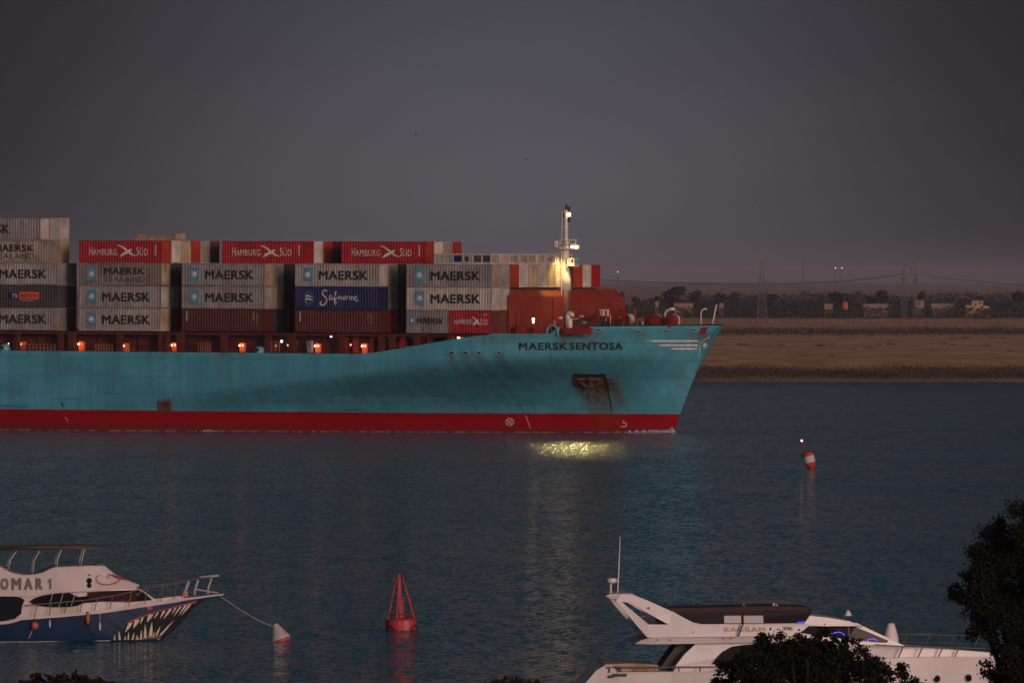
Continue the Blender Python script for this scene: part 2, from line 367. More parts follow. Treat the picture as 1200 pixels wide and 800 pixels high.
# sheer line measured from the picture
SHEER = [(-160, None)] + [PH(x, y) for x, y in ((-60, 410), (0, 410.5), (300, 413.3), (430, 414.6), (452, 413), (480, 408), (510, 402.5), (545, 396.5), (580, 391.2), (592, 390.6), (648, 391))]
SHEER[0] = (-160, SHEER[1][1])
s1 = PH(649.5, 391); s2 = PH(656.5, 383); s3 = PH(659, 382.3); s4 = PH(659.6, 392); s5 = PH(691.6, 392); s6 = PH(692.2, 382.2)
SHEER += [s1, s2, s3, s4, s5, s6, PH(760, 381.6), (ST[0], ST[1])]
def sheer(s):
    for (a, za), (b, zb) in zip(SHEER, SHEER[1:]):
        if s <= b: return za + (zb - za) * (s - a) / max(1e-6, b - a)
    return SHEER[-1][1]

ship = empty("container_ship", SM)
tag(ship, "huge teal container ship with red waterline and the name in black on its bow", "container ship")

# ---- hull
POCK = [PH(*p) for p in ((672, 438.5), (708.5, 438.5), (713, 455), (671, 452))]
def inside(pt, poly):
    c = False; n = len(poly)
    for i in range(n):
        (x0, y0), (x1, y1) = poly[i], poly[(i + 1) % n]
        if (y0 > pt[1]) != (y1 > pt[1]) and pt[0] < (x1 - x0) * (pt[1] - y0) / (y1 - y0) + x0: c = not c
    return c
# rust runs: (s, z top, half width, length, strength)
RUNS = []
def run(px, py, hw, ln, st): s, z = PH(px, py); RUNS.append((s, z, hw, ln, st))
for px in (529, 545, 561, 585): run(px, 414, 0.55, 4.5, .55); run(px + 3, 416, .25, 6.0, .45)
for px, st in ((655, .7), (661, .9), (668, .45), (680, .5), (689, .8), (694, .5)): run(px, 391, .55, 2.6, st)
run(570, 394, 1.2, 1.6, .6); run(588, 393, .5, 2.5, .5); run(600, 391, 1.5, 1.2, .45); run(625, 391, 2.0, .9, .4)
run(747, 389, .9, 2.0, .45); run(701, 388, .7, 2.2, .5); run(822, 392, .9, 3.0, .6); run(812, 388, .5, 2.0, .3)
run(677, 450, .9, 5.0, 1.0); run(685, 450, 1.5, 5.6, 1.0); run(694, 450, 1.5, 5.8, 1.0); run(690, 450, .5, 6.5, 1.0); run(679, 450, .4, 6.0, 1.0); run(703, 450, .6, 5.6, 1.0); run(712, 446, .9, 4.6, 1.0); run(675, 446, .7, 3.6, .8); run(718, 455, .35, 3.6, .7)
run(192, 413, .25, 7.0, .45); run(209, 413, .25, 3.0, .4); run(34, 413, .5, 2.5, .25); run(66, 413, .4, 3.5, .3); run(262, 413, .5, 1.5, .5)
run(196, 469, .7, 1.4, .7); run(302, 455, .25, 4, .3); run(640, 410, .2, 5, .3); run(661, 412, .18, 6, .35); run(608, 396, .3, 7, .3); run(797, 440, .8, 5.5, .3)
for k in range(34):
    random.seed(k + 5); run(random.uniform(0, 780), 413 if k % 2 else random.uniform(415, 450), random.uniform(.1, .3), random.uniform(1.5, 6), random.uniform(.12, .35))
def rustiness(s, z):
    r = 0.0
    for (rs, rz, hw, ln, st) in RUNS:
        d = rz - z
        if -0.25 < d < ln and abs(s - rs) < hw * 2.2:
            r = max(r, st * math.exp(-((s - rs) / hw) ** 2) * (1 - max(d, 0) / ln) ** 0.8)
    return r
st_list = [-160, -140, -120]
x = -112.0
while x < -26: st_list.append(x); x += 0.75
while x < ST[0] - .3: st_list.append(x); x += 0.3
st_list += [a for a, _ in SHEER[1:-1]] + [ST[0] - .15, ST[0] - .06, ST[0]]
st_list = sorted(set(round(a, 4) for a in st_list))
NV = 46
verts, faces, rust = [], [], []
ns = len(st_list)
for side in (-1, 1):
    for i, s0 in enumerate(st_list):
        zt = sheer(s0)
        for j in range(NV + 1):
            z = -2.0 + (zt + 2.0) * j / NV
            k = (s0 + 160) / (ST[0] + 160)
            s = -160 + (stem(z) + 160) * k
            h = half(s, z)
            if side < 0:
                rr = rustiness(s, z)
                rust.append(rr)
            else: rust.append(0.0)
            verts.append((s, TC + side * h, z))
for sd_ in range(2):
    b = sd_ * ns * (NV + 1)
    for i in range(ns - 1):
        for j in range(NV):
            a = b + i * (NV + 1) + j
            faces.append((a, a + NV + 1, a + NV + 2, a + 1))
def hull_material():
    m = bpy.data.materials.new("hull_paint"); m.use_nodes = True; t = m.node_tree; b = t.nodes["Principled BSDF"]; l = t.links.new
    b.inputs["Roughness"].default_value = 0.6; b.inputs["Specular IOR Level"].default_value = 0.06
    tc = N(t, "ShaderNodeTexCoord"); sp = N(t, "ShaderNodeSeparateXYZ"); l(tc.outputs["Object"], sp.inputs[0])
    at_ = N(t, "ShaderNodeAttribute", attribute_name="rust")
    def nz(sc, d, r=.6):
        mp = N(t, "ShaderNodeMapping"); mp.inputs["Scale"].default_value = sc; l(tc.outputs["Object"], mp.inputs["Vector"])
        n = N(t, "ShaderNodeTexNoise"); n.inputs["Scale"].default_value = 1; n.inputs["Detail"].default_value = d; n.inputs["Roughness"].default_value = r
        l(mp.outputs[0], n.inputs["Vector"]); return n.outputs["Fac"]
    def rng(x, a, c, lo, hi):
        q = N(t, "ShaderNodeMapRange"); q.inputs[1].default_value = a; q.inputs[2].default_value = c; q.inputs[3].default_value = lo; q.inputs[4].default_value = hi; l(x, q.inputs[0]); return q.outputs[0]
    def mul(c, x):
        q = N(t, "ShaderNodeMix", data_type='RGBA', blend_type='MULTIPLY'); q.inputs[0].default_value = 1
        if isinstance(c, tuple): q.inputs[6].default_value = (*c, 1)
        else: l(c, q.inputs[6])
        l(x, q.inputs[7]); return q.outputs[2]
    def mix(f, a, c):
        q = N(t, "ShaderNodeMix", data_type='RGBA'); l(f, q.inputs[0])
        for x, i in ((a, 6), (c, 7)):
            if isinstance(x, tuple): q.inputs[i].default_value = (*x, 1)
            else: l(x, q.inputs[i])
        return q.outputs[2]
    streak = nz((0.9, 0.9, 0.07), 6); blotch = nz((0.12, 0.12, 0.25), 6); scuff = nz((0.06, 0.06, 1.6), 7, .7)
    teal = mul((0.068, 0.295, 0.365), rng(blotch, .3, .7, .82, 1.12)); teal = mul(teal, rng(streak, .3, .75, 1.08, .80))
    bc = N(t, "ShaderNodeCombineXYZ"); l(sp.outputs["X"], bc.inputs[0]); l(sp.outputs["Z"], bc.inputs[1])
    br = N(t, "ShaderNodeTexBrick"); l(bc.outputs[0], br.inputs["Vector"]); br.inputs["Scale"].default_value = 1.0; br.inputs["Brick Width"].default_value = 9.0; br.inputs["Row Height"].default_value = 2.3; br.inputs["Mortar Size"].default_value = .035
    br.inputs["Color1"].default_value = (.92, .92, .92, 1); br.inputs["Color2"].default_value = (1.06, 1.06, 1.06, 1); br.inputs["Mortar"].default_value = (.74, .74, .74, 1)
    teal = mul(teal, br.outputs["Color"])
    low = rng(sp.outputs["Z"], 3.0, 6.0, 1.0, 0.0)
    sc = N(t, "ShaderNodeMath", operation='MULTIPLY'); l(rng(scuff, .56, .68, 0, .8), sc.inputs[0]); l(low, sc.inputs[1])
    teal = mix(sc.outputs[0], teal, (0.02, 0.05, 0.055))
    red = mul((0.25, 0.002, 0.006), rng(blotch, .3, .7, .85, 1.1))
    wet = rng(sp.outputs["Z"], 0.25, 1.1, 1.0, 0.0)
    wn = N(t, "ShaderNodeMath", operation='MULTIPLY'); l(wet, wn.inputs[0]); l(rng(scuff, .3, .7, .3, 1.0), wn.inputs[1])
    red = mix(wn.outputs[0], red, (0.10, 0.018, 0.02))
    edge = N(t, "ShaderNodeMath", operation='ADD'); l(sp.outputs["Z"], edge.inputs[0]); l(rng(nz((.5, .5, .5), 4), .3, .7, -.04, .04), edge.inputs[1])
    body = mix(rng(edge.outputs[0], 2.40, 2.46, 0, 1), red, teal)
    rf = N(t, "ShaderNodeMath", operation='MULTIPLY', use_clamp=True); l(at_.outputs["Fac"], rf.inputs[0]); l(rng(nz((2.2, 2.2, .35), 6, .7), .35, .65, .5, 1.4), rf.inputs[1])
    body = mix(rf.outputs[0], body, (0.085, 0.04, 0.016))
    l(body, b.inputs["Base Color"])
    bp = N(t, "ShaderNodeBump"); bp.inputs["Strength"].default_value = .25; bp.inputs["Distance"].default_value = .12; l(nz((.35, .35, .35), 3), bp.inputs["Height"]); l(bp.outputs[0], b.inputs["Normal"])
    return m
me = bpy.data.meshes.new("hull"); me.from_pydata(verts, [], faces)
at_r = me.attributes.new("rust", 'FLOAT', 'POINT'); at_r.data.foreach_set("value", rust)
me.materials.append(hull_material()); me.polygons.foreach_set("use_smooth", [True] * len(me.polygons))
bm = bmesh.new(); bm.from_mesh(me)
bmesh.ops.recalc_face_normals(bm, faces=bm.faces); bm.to_mesh(me); bm.free()
hull = bpy.data.objects.new("hull", me); COL.objects.link(hull); hull.parent = ship
sol = hull.modifiers.new("plating", 'SOLIDIFY'); sol.thickness = 0.03; sol.offset = 0

def on_hull(off):
    def fn(p):
        s, z = p; s = min(s, stem(z) - .03)
        e = 0.05; n = Vector((-(tside(s + e, z) - tside(s - e, z)) / (2 * e), 1, -(tside(s, z + e) - tside(s, z - e)) / (2 * e)))
        n = -n.normalized()
        return Vector((s, tside(s, z), z)) + n * off
    return fn
# decks: main deck and raised forecastle
mb = MB()
pts = [(-158, 10.0)] + [(s, 10.0) for s in range(-150, -16, 6)] + [(-16, 10.0)]
n = len(pts)
mb.add([(s, tside(s, z) + .15, z) for s, z in pts] + [(s, 2 * TC - tside(s, z) - .15, z) for s, z in pts], [(i, i + 1, n + i + 1, n + i) for i in range(n - 1)])
mb.build("main_deck", M_oxide, ship)
mb = MB(); zf = s4[1] - 0.12
pts = [(-9 + k * (ST[0] - 9.7 + 18 - 8.4) / 24.0, zf) for k in range(25)]
n = len(pts)
mb.add([(s, min(TC, tside(s, z) + .15), z) for s, z in pts] + [(s, max(TC, 2 * TC - tside(s, z) - .15), z) for s, z in pts], [(i, i + 1, n + i + 1, n + i) for i in range(n - 1)])
s0 = pts[0][0]; mb.box(s0 - .2, s0, tside(s0, 10) + .3, 40 - tside(s0, 10) - .3, 10.0, zf)
mb.build("forecastle_deck", M_oxide, ship)
# dark capping along the bulwark top, both sides
mb = MB()
for sgn in (0, 1):
    line = [Vector((s, tside(s, sheer(s)) if not sgn else 2 * TC - tside(s, sheer(s)), sheer(s) + .03)) for s in [s6[0] + (ST[0] - .05 - s6[0]) * k / 30 for k in range(31)]]
    mb.tube(line, .09, 5)
mb.build("capping_rail", M_dark, ship)

# ---- name, stripes and marks on the plating
def pix_fn(off):
    h = on_hull(off)
    return lambda p: h(PH(p[0], p[1]))
hm = pix_fn(.05)
mb = MB(); lettering(mb, "MAERSK", 608.5, 664.5, 409.6, 401.4, hm, .042, 0, 1.12); mb.build("ship_name_lettering", M_text, hull, fix=False)
mb = MB(); lettering(mb, "SENTOSA", 668, 729.5, 409.4, 401.2, hm, .042, 0, 1.12); mb.build("ship_name_lettering", M_text, hull, fix=False)
for (xa, xb, y0, hh) in ((757, 818, 399.3, 1.1), (771, 817.5, 404.2, 1.1), (785, 816.5, 408.4, 1.1)):
    mb = MB(); ks = 12
    vs = []
    for k in range(ks + 1):
        x = xa + (xb - xa) * k / ks; hw = hh * min(1, k / 2.5 + .12)
        vs += [hm((x, y0 - hw)), hm((x, y0 + hw))]
    mb.add(vs, [(2 * k, 2 * k + 1, 2 * k + 3, 2 * k + 2) for k in range(ks)])
    mb.build("bow_stripe", M_wtext, hull, fix=False)
mb = MB()
for a, c in (((820.5, 401.5), (830.3, 394.4)), ((830.3, 394.4), (831.8, 398)), ((820.5, 401.5), (818.8, 418))):
    stroke(mb, [a, c], .6, hm)
mb.build("emblem_outline", M_wtext, hull, fix=False)
mb = MB(); fan(mb, [(825.6 + x, 404 - y * 1.25) for x, y in star(7, 3.7, 1.4)], (825.6, 404), pix_fn(.09)); mb.build("star_emblem", M_wtext, hull, fix=False)
mb = MB()
stroke(mb, [(597.5 + 4.4 * math.sin(a), 494 + 4.0 * math.cos(a)) for a in [2 * math.pi * k / 20 for k in range(21)]], .8, hm)
stroke(mb, [(594.6, 491.4), (600.4, 496.6)], .8, pix_fn(.07)); stroke(mb, [(594.6, 496.6), (600.4, 491.4)], .8, pix_fn(.09))
mb.build("thruster_mark", M_wtext, hull, fix=False)
mb = MB(); stroke(mb, [(727, 499.4), (733, 499.5), (734, 497.5), (733.5, 495.5), (729.5, 494.8), (731.5, 492.0)], .8, hm); mb.build("bulb_mark", M_wtext, hull, fix=False)
mb = MB(); stroke(mb, [(587, 447), (600, 462), (612, 478), (616, 485)], .45, hm); mb.build("weld_seam", M_rust, hull, fix=False)
mb = MB(); stroke(mb, [(616, 486), (619, 494), (622, 503)], .6, hm); mb.build("draught_mark", M_wtext, hull, fix=False)
mb = MB(); mb.prism([PH(*p) for p in ((184, 469.5), (200, 469.7), (200.3, 483), (185, 483))], on_hull(.05), on_hull(-.02)); mb.build("rusty_plate", M_rust, hull)
mb = MB(); stroke(mb, [(72, 471), (74.5, 476.5)], 1.6, hm); mb.build("scrape_mark", M_black, hull, fix=False)
mb = MB(); stroke(mb, [(76, 489), (79, 490.5), (79.5, 494)], .8, hm); mb.build("draught_mark", M_wtext, hull, fix=False)

# ---- fairleads and openings in the plating: dark hole inside a rim
def fairlead(px, py, rw, rh, rim=True):
    s, z = PH(px, py); k = .108
    poly = [(s + rw * k * math.cos(a) * 1.1, z + rh * k * math.sin(a)) for a in [2 * math.pi * i / 14 for i in range(14)]]
    mb = MB(); mb.prism(poly, on_hull(.04), on_hull(-.05)); o = mb.build("fairlead", M_black, ship)
    if rim:
        mb = MB(); mb.tube([on_hull(.05)(p) for p in poly + poly[:1]], .09, 5, cap=False); mb.build("fairlead_rim", M_hullpart, o)
M_hullpart = mat("teal_fitting", (0.10, 0.33, 0.37), .5, var=.3, dirt=RUST, dirt_amt=.4)
for px in (529.5, 545.5, 561): fairlead(px, 413.3, 3.4, 2.0)
fairlead(584.5, 413.2, 2.9, 1.7)
for px, py in ((701, 386.2), (747.5, 388.2), (779.5, 388), (812, 386.5)): fairlead(px, py, 3.0, 1.5)
mb = MB(); poly = [PH(*p) for p in ((821.5, 383.5), (829.3, 383.0), (825.8, 391.8), (818.5, 392.2))]
mb.prism(poly, on_hull(.06), on_hull(-.03)); mb.build("bow_chock", M_drum, ship)
# bulkhead recess (winch opening) behind the notch
mb = MB(); a = (s4[0] + s5[0]) / 2; tt = tside(a, s4[1])
mb.box(s4[0], s5[0], tt + 2.2, tt + 2.4, zf, zf + 1.5); mb.build("winch_bulkhead", M_drum, ship)
# anchor in its rusty pocket
def plate(name, poly, off, m, parent):
    mb = MB(); mb.prism([PH(*p) for p in poly], on_hull(off), on_hull(-.05)); return mb.build(name, m, parent)
pocket = plate("anchor_pocket", [(671.5, 438), (709.5, 438), (713.5, 455.5), (711, 456.5), (700, 454), (690, 455), (671, 451.5)], .06, M_rust, ship)
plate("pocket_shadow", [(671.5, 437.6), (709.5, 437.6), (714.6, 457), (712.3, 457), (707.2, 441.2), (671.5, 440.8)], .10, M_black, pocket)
mb = MB(); stroke(mb, [(712, 455), (715.5, 471), (717.5, 485)], [1.2, 1.0, .5], hm); mb.build("pocket_shadow_line", M_black, hull, fix=False)  # black stroke paints the shadow line running down from the pocket's right edge
mb = MB(); ah = on_hull(.14)
def apx(x, y): return ah(PH(x, y))
mb.tube([apx(690, 441), apx(690, 449)], .26, 6); mb.tube([apx(679, 445.5), apx(684, 450), apx(690, 451), (apx(697, 450)), apx(702, 445.5)], [.12, .28, .34, .28, .12], 6)
mb.tube([apx(676, 443.2), apx(704, 443.2)], .17, 6)
mb.build("anchor", mat("anchor_rust", (.075, .035, .018), .8, var=.4, scale=2), pocket)

# ---- hatch coamings, posts and lamps between the deck edge and the stacks
ZB = P(540, 390.5, 0)[1]                  # underside of the lowest containers
mb = MB()
mb.box(-150, -9, 1.6, 1.9, 9.9, ZB - .5); mb.box(-150, -9, 38.1, 38.4, 9.9, ZB - .5)
for k in range(48): mb.box(-148 + 3 * k, -147.85 + 3 * k, 1.3, 1.6, 9.9, ZB - .5)
for z in (10.8, 11.6): mb.box(-150, -9, 1.35, 1.6, z, z + .12)
mb.build("hatch_coaming", M_oxide, ship)
mb = MB(); mb.box(-150, -2, 0.15, 39.85, ZB - .48, ZB - .12)
mb.build("hatch_cover", M_oxide, ship)
def deck_post(px, wd, y0=None, t=-.02, m=None):
    s, _ = P(px, 400, t); z0 = max(10.0, sheer(s) - .4) if y0 is None else y0
    mb = MB(); mb.box(s - wd / 2, s + wd / 2, t, t + .35, z0, ZB - .12); mb.box(s - wd / 2 - .08, s + wd / 2 + .08, t + .35, t + .55, z0, ZB - .12)
    mb.box(s - wd / 2 - .15, s + wd / 2 + .15, t - .05, t + .6, ZB - .62, ZB - .13)
    return mb.build("deck_post", m or M_oxide, ship)
for px, wd in ((19, .5), (70, .6), (83, .9), (139, .6), (188, .7), (194.5, .5), (210, .8), (261, .7), (313, .7), (341, .8), (398, .7), (446, .7), (458, .6), (487, .7), (526, .6)):
    deck_post(px, wd)
# cross-ship lashing bridges in the gaps between the bays
BAY_R = [P(67, 385, 0)[0], P(188.5, 386, 0)[0], P(310, 387, 0)[0], P(444, 388, 0)[0], 0.0]
for k in range(4):
    s = BAY_R[k] + 0.55
    mb = MB()
    for t in range(5, 41, 5): mb.box(s, s + .3, t, t + .35, ZB - .12, ZB + 3.2)
    for z in (ZB + 2.8,): mb.box(s - .1, s + .4, 4.9, 40, z, z + .18)
    mb.build("lashing_bridge", M_dark, ship)
M_lampw = glow("lamp_warm", (1.0, 0.50, 0.24), 1.1); M_lampo = glow("lamp_orange", (1.0, 0.32, 0.12), .8)
M_lampg = glow("lamp_green", (0.45, 1.0, 0.75), 1.2); M_lampy = glow("floodlight_yellow", (1.0, 0.80, 0.42), 1.7); M_lampt = glow("masthead_light", (1.0, 0.80, 0.6), 1.6)
M_lampc = glow("lamp_cream", (1.0, 0.72, 0.45), 1.2)
M_house = mat("lamp_housing", (0.55, 0.13, 0.06), .5, var=.2)
def point(name, p, col, e, r=.1, parent=ship):
    d = bpy.data.lights.new(name, 'POINT'); d.energy = e; d.color = col; d.shadow_soft_size = r
    o = bpy.data.objects.new(name, d); COL.objects.link(o); o.parent = parent; o.location = p; return o
def spot(name, p, target, col, e, ang, blend=.6, r=.3):
    d = bpy.data.lights.new(name, 'SPOT'); d.energy = e; d.color = col; d.spot_size = R(ang); d.spot_blend = blend; d.shadow_soft_size = r
    o = bpy.data.objects.new(name, d); COL.objects.link(o); o.parent = ship; p = Vector(p)
    o.location = p; o.rotation_euler = (p - Vector(target)).to_track_quat('Z', 'Y').to_euler(); return o
def ball(mb, c, r, n=8):
    prof = [(r * math.sin(math.pi * i / 6), -r * math.cos(math.pi * i / 6)) for i in range(7)]
    return mb.lathe([(max(a, .001), b) for a, b in prof], c, n)
def deck_lamp(px, py, m, col, e, r=.16, t=.75, two=False, house=True):
    s, z = P(px, py, t)
    o = None
    mb = MB(); ball(mb, (s, t, z), r)
    if two: ball(mb, (s + .42, t, z + .02), r * .8)
    o = mb.build("deck_lamp", m, ship, smooth=True)
    if house:
        mb = MB(); mb.box(s - .15, s + .6, t + .22, t + .6, z - 1.3, z + .35); mb.build("lamp_bracket", M_house, o)
    spot("deck_light", (s - .05, t - .3, z + .05), (s + .1, t + 3, z - 1.6), col, e * .38, 140, .8, .1)
OR = (1.0, .38, .14)
for px, py, two in ((23.5, 403.2, 0), (92.3, 403, 0), (144.5, 405, 0), (201.5, 404.3, 1), (281, 404.7, 1), (369.5, 405.3, 1), (424.5, 405.5, 1)):
    deck_lamp(px, py, M_lampw, OR, 28, .14, .75, two)
deck_lamp(330, 399.8, M_lampg, (.4, 1, .7), 8, .17, .6, house=False); deck_lamp(388, 393.5, M_lampc, (1, .7, .4), 14, .19, .7, house=False)
deck_lamp(537.5, 395.5, M_lampc, (1, .6, .35), 24, .2, 1.2); deck_lamp(10, 402.5, M_lampc, OR, 3, .07, .7, house=False)
deck_lamp(323, 405, M_lampo, OR, 4, .12, .6, house=False); deck_lamp(337.5, 404.5, M_lampo, OR, 6, .12, .6, house=False)
deck_lamp(411, 404, M_lampo, OR, 5, .11, .6, house=False)
# mooring bitts on the deck edge, teal eye plates
for px in (5, 304):
    s, z = P(px, 408, .1); zz = sheer(s)
    mb = MB(); mb.lathe([(.75, zz - .1), (.72, zz + .25), (.6, zz + .65), (.35, zz + .85)], (s, .25, 0), 12); o = mb.build("roller_fairlead", M_hullpart, ship, smooth=True)
    mb = MB(); mb.box(s - .22, s + .22, -.6, -.48, zz + .2, zz + .55); mb.build("roller_opening", M_black, o)
# handrails on the deck edge
M_rail = mat("rail_steel", (0.26, 0.10, 0.055), .5, var=.3)
def rail(px0, px1, py, h, nps, t=.1, name="deck_railing", m=None):
    a, z = P(px0, py, t); b, _ = P(px1, py, t); mb = MB()
    for k in range(nps): s = a + (b - a) * k / (nps - 1); mb.box(s - .05, s + .05, t, t + .1, z, z + h)
    for q in (.5, 1.0): mb.box(a, b, t + .02, t + .08, z + h * q - .06, z + h * q + .0)
    return mb.build(name, m or M_rail, ship)
rail(457, 483, 414.3, 1.0, 3); rail(112, 131, 413, 1.1, 7); rail(232, 246, 413, 1.3, 6); rail(318, 327, 413, 1.4, 3); rail(30, 64, 412, 1.0, 9)
mb = MB(); a = P(482, 398, .5); b = P(516, 406.5, .5)
mb.tube([(a[0], .5, a[1]), (b[0], .5, b[1])], .14, 6); mb.build("gangway_beam", M_oxide, ship)
mb = MB(); s, z = P(363, 413, .1); mb.box(s - .3, s + .3, .0, .5, z, z + 1.5); mb.box(s - .4, s + .1, .0, .5, z + .6, z + 1.5); mb.build("deck_locker", M_grey, ship)
for px in (405, 417, 437, 472, 497): 
    s, z = P(px, 413, 1.2); mb = MB(); mb.box(s - .35, s + .35, 1.0, 1.3, 10.0, ZB - .5); mb.tube([(s - .8, 1.0, 11.3), (s + .9, 1.0, 10.7)], .07, 5); mb.build("deck_locker", M_drum, ship)

# ---- breakwater
BS = -.35 + 0.75
bt0, bt1 = 4.2, 36.2
zb1 = P(660, 338.5, TC)[1]; zb0 = zf
mb = MB()
prof = [(BS, zb0), (BS, zb1 - .95), (BS - .75, zb1), (BS - 1.0, zb1), (BS - 1.0, zb1 - .3), (BS - .3, zb1 - 1.1), (BS - .3, zb0)]
n = len(prof)
ts = [bt0, bt0 + 1.2, TC - 1.0, TC - .99, bt1 - 1.2, bt1]
vs = []
for i, t in enumerate(ts):
    cut = 1.0 if i in (0, 5) else 0.0
    vs += [(s, t, min(z, zb1 - 1.0 * cut) if z > zb0 + 1 else z) for s, z in prof]
fs = []
for i in range(len(ts) - 1):
    for j in range(n): fs.append((i * n + j, (i + 1) * n + j, (i + 1) * n + (j + 1) % n, i * n + (j + 1) % n))
fs += [tuple(range(n)), tuple(range((len(ts) - 1) * n, len(ts) * n))]
mb.add(vs, fs); bw = mb.build("breakwater", M_break, ship)
mb = MB()
for px in (604, 611, 648, 679, 715, 719):
    _, t = 0, (px - 576 - 8.23 * BS) / 4.32
    mb.box(BS, BS + .18, t - .12, t + .12, zb0, zb1 - 1.2 if px not in (604, 611) else zb0 + 3)
mb.build("stiffener", M_drum, bw)
mb = MB(); t = (612 - 579) / 4.32
mb.box(BS + .02, BS + .08, t - .5, t + .5, zb1 - 3.2, zb1 - 2.2); mb.build("access_hatch", M_drum, bw)

# ---- foremast
ms = P(663, 340, TC)[0] + .0; MT = TC - 0.2
def mz(py): return P(663, py, TC)[1]
mast = empty("foremast", Matrix()); mast.parent = ship
mb = MB(); mb.lathe([(.8, zf), (.8, mz(340.5))], (ms, MT, 0), 14); mb.build("mast_foot", M_oxide, mast, smooth=True)
mb = MB(); mb.lathe([(.80, mz(340.4)), (.76, mz(326)), (.56, mz(316)), (.52, mz(292)), (.48, mz(287))], (ms, MT, 0), 14); mb.build("lower_mast", M_wp, mast, smooth=True)
mb = MB(); mb.lathe([(.30, mz(290)), (.25, mz(247)), (.15, mz(246))], (ms + .1, MT, 0), 10); mb.tube([(ms - .5, MT - .1, mz(288)), (ms - .35, MT - .1, mz(248))], .07, 5)
mb.build("topmast", M_wp, mast, smooth=True)
mb = MB(); mb.tube([(ms - .55, MT - .75, zf + 1), (ms - .55, MT - .75, mz(292))], .06, 5); mb.tube([(ms - .05, MT - .95, zf + 1), (ms - .05, MT - .95, mz(292))], .06, 5)
for k in range(36): z = zf + 1.2 + k * .3; mb.tube([(ms - .55, MT - .76, z), (ms - .05, MT - .95, z)], .03, 4)
mb.build("mast_ladder", M_wp, mast)
mb = MB(); zp = mz(290.8)
mb.lathe([(1.5, zp - .12), (1.5, zp + .05)], (ms, MT, 0), 12); pl = mb.build("lookout_platform", M_wp, mast)
mb = MB()
for zz in (zp + .55, zp + 1.05): mb.tube([(ms + 1.45 * math.cos(a), MT + 1.45 * math.sin(a), zz) for a in [2 * math.pi * k / 14 for k in range(15)]], .04, 4, cap=False)
for k in range(8): a = 2 * math.pi * k / 8; mb.tube([(ms + 1.45 * math.cos(a), MT + 1.45 * math.sin(a), zp), (ms + 1.45 * math.cos(a), MT + 1.45 * math.sin(a), zp + 1.05)], .035, 4)
mb.build("platform_railing", M_wp, pl)
mb = MB(); sA, zA = P(651.5, 285, MT); mb.lathe([(.25, zA - .5), (.32, zA - .2), (.32, zA + .2), (.1, zA + .35)], (sA, MT, 0), 10); mb.tube([(ms - .8, MT, zp), (sA, MT, zA - .45)], .1, 5)
mb.build("fog_horn", M_wp, mast, smooth=True)
# floodlight pair with arm
for px in (670.6, 675.6):
    s, z = P(px, 289.4, MT); mb = MB(); ball(mb, (s, MT - .1, z), .2); o = mb.build("floodlight", M_lampy, mast, smooth=True)
    mb = MB(); mb.box(s - .24, s + .24, MT + .18, MT + .5, z - .25, z + .25); mb.build("lamp_housing", M_wp, o)
    fx = s
mb = MB(); mb.tube([(ms + .5, MT + .3, zp - .2), (fx + .3, MT + .3, zp - .1)], .08, 5); mb.build("floodlight_arm", M_wp, mast)
s, z = P(667.2, 251.2, MT); mb = MB(); ball(mb, (s, MT - .1, z), .25); o = mb.build("masthead_light", M_lampt, mast, smooth=True)
mb = MB(); mb.box(ms, s + .2, MT + .15, MT + .35, z - .35, z - .25); mb.build("lamp_shelf", M_wp, o)
mb = MB()
for px, py in ((663.8, 242.2), (666.8, 244.8), (660.5, 252), (667, 257)):
    s, z = P(px, py, MT); mb.lathe([(.16, z - .3), (.18, z + .1), (.1, z + .3)], (s, MT, 0), 8); mb.tube([(ms + .1, MT, z - .3), (s, MT, z - .28)], .05, 4)
mb.build("navigation_lamps", M_dark, mast)
# crow's nest tub below the floodlights
sa_, za_ = P(668, 312, MT); sb_, zb_ = P(675.5, 303, MT)
mb = MB(); mb.box(ms + .6, sb_, MT - .7, MT + .7, za_, za_ + .12)
for q in (za_ + .12, zb_): 
    mb.tube([(ms + .6, MT - .7, q), (sb_, MT - .7, q), (sb_, MT + .7, q), (ms + .6, MT + .7, q)], .08, 5)
for s_ in (ms + .75, (ms + .6 + sb_) / 2, sb_): mb.tube([(s_, MT - .7, za_), (s_, MT - .7, zb_)], .08, 5)
mb.box(ms + .65, sb_ - .1, MT - .72, MT - .66, za_ + .1, za_ + .42)
mb.build("crows_nest", M_wp, mast)
mb = MB(); mb.tube([(sb_ + .1, MT - .4, za_ - .1), (sb_ + .35, MT - .4, za_ + .4), (sb_ + .1, MT - .4, za_ + .9)], .13, 6); mb.build("loudhailer", M_hullpart, mast)
mb = MB(); mb.tube([(ms - 1.6, MT, mz(309)), (ms - .5, MT, mz(309))], .08, 5); mb.tube([(ms - 2.0, MT, mz(312)), (ms - .5, MT, mz(312))], .06, 5); mb.build("cable_bracket", M_dark, mast)
YL = (1.0, .72, .24)
FLOOD = spot("mast_floodlight", (ms + 1.9, MT - 1.6, zp - .3), (ms - 1.2, MT - 2.0, zb1 - 1), YL, 680, 84, .7, .25)
for k_, px_ in enumerate((604, 660, 722)):
    spot("water_floodlight", (ms + 2.2 + k_ * .5, MT - 2.0, zp - .2), SI @ on_level(px_, 521.5, 0), (1.0, .78, .26), 1900, 14.5, 1.0, .5)

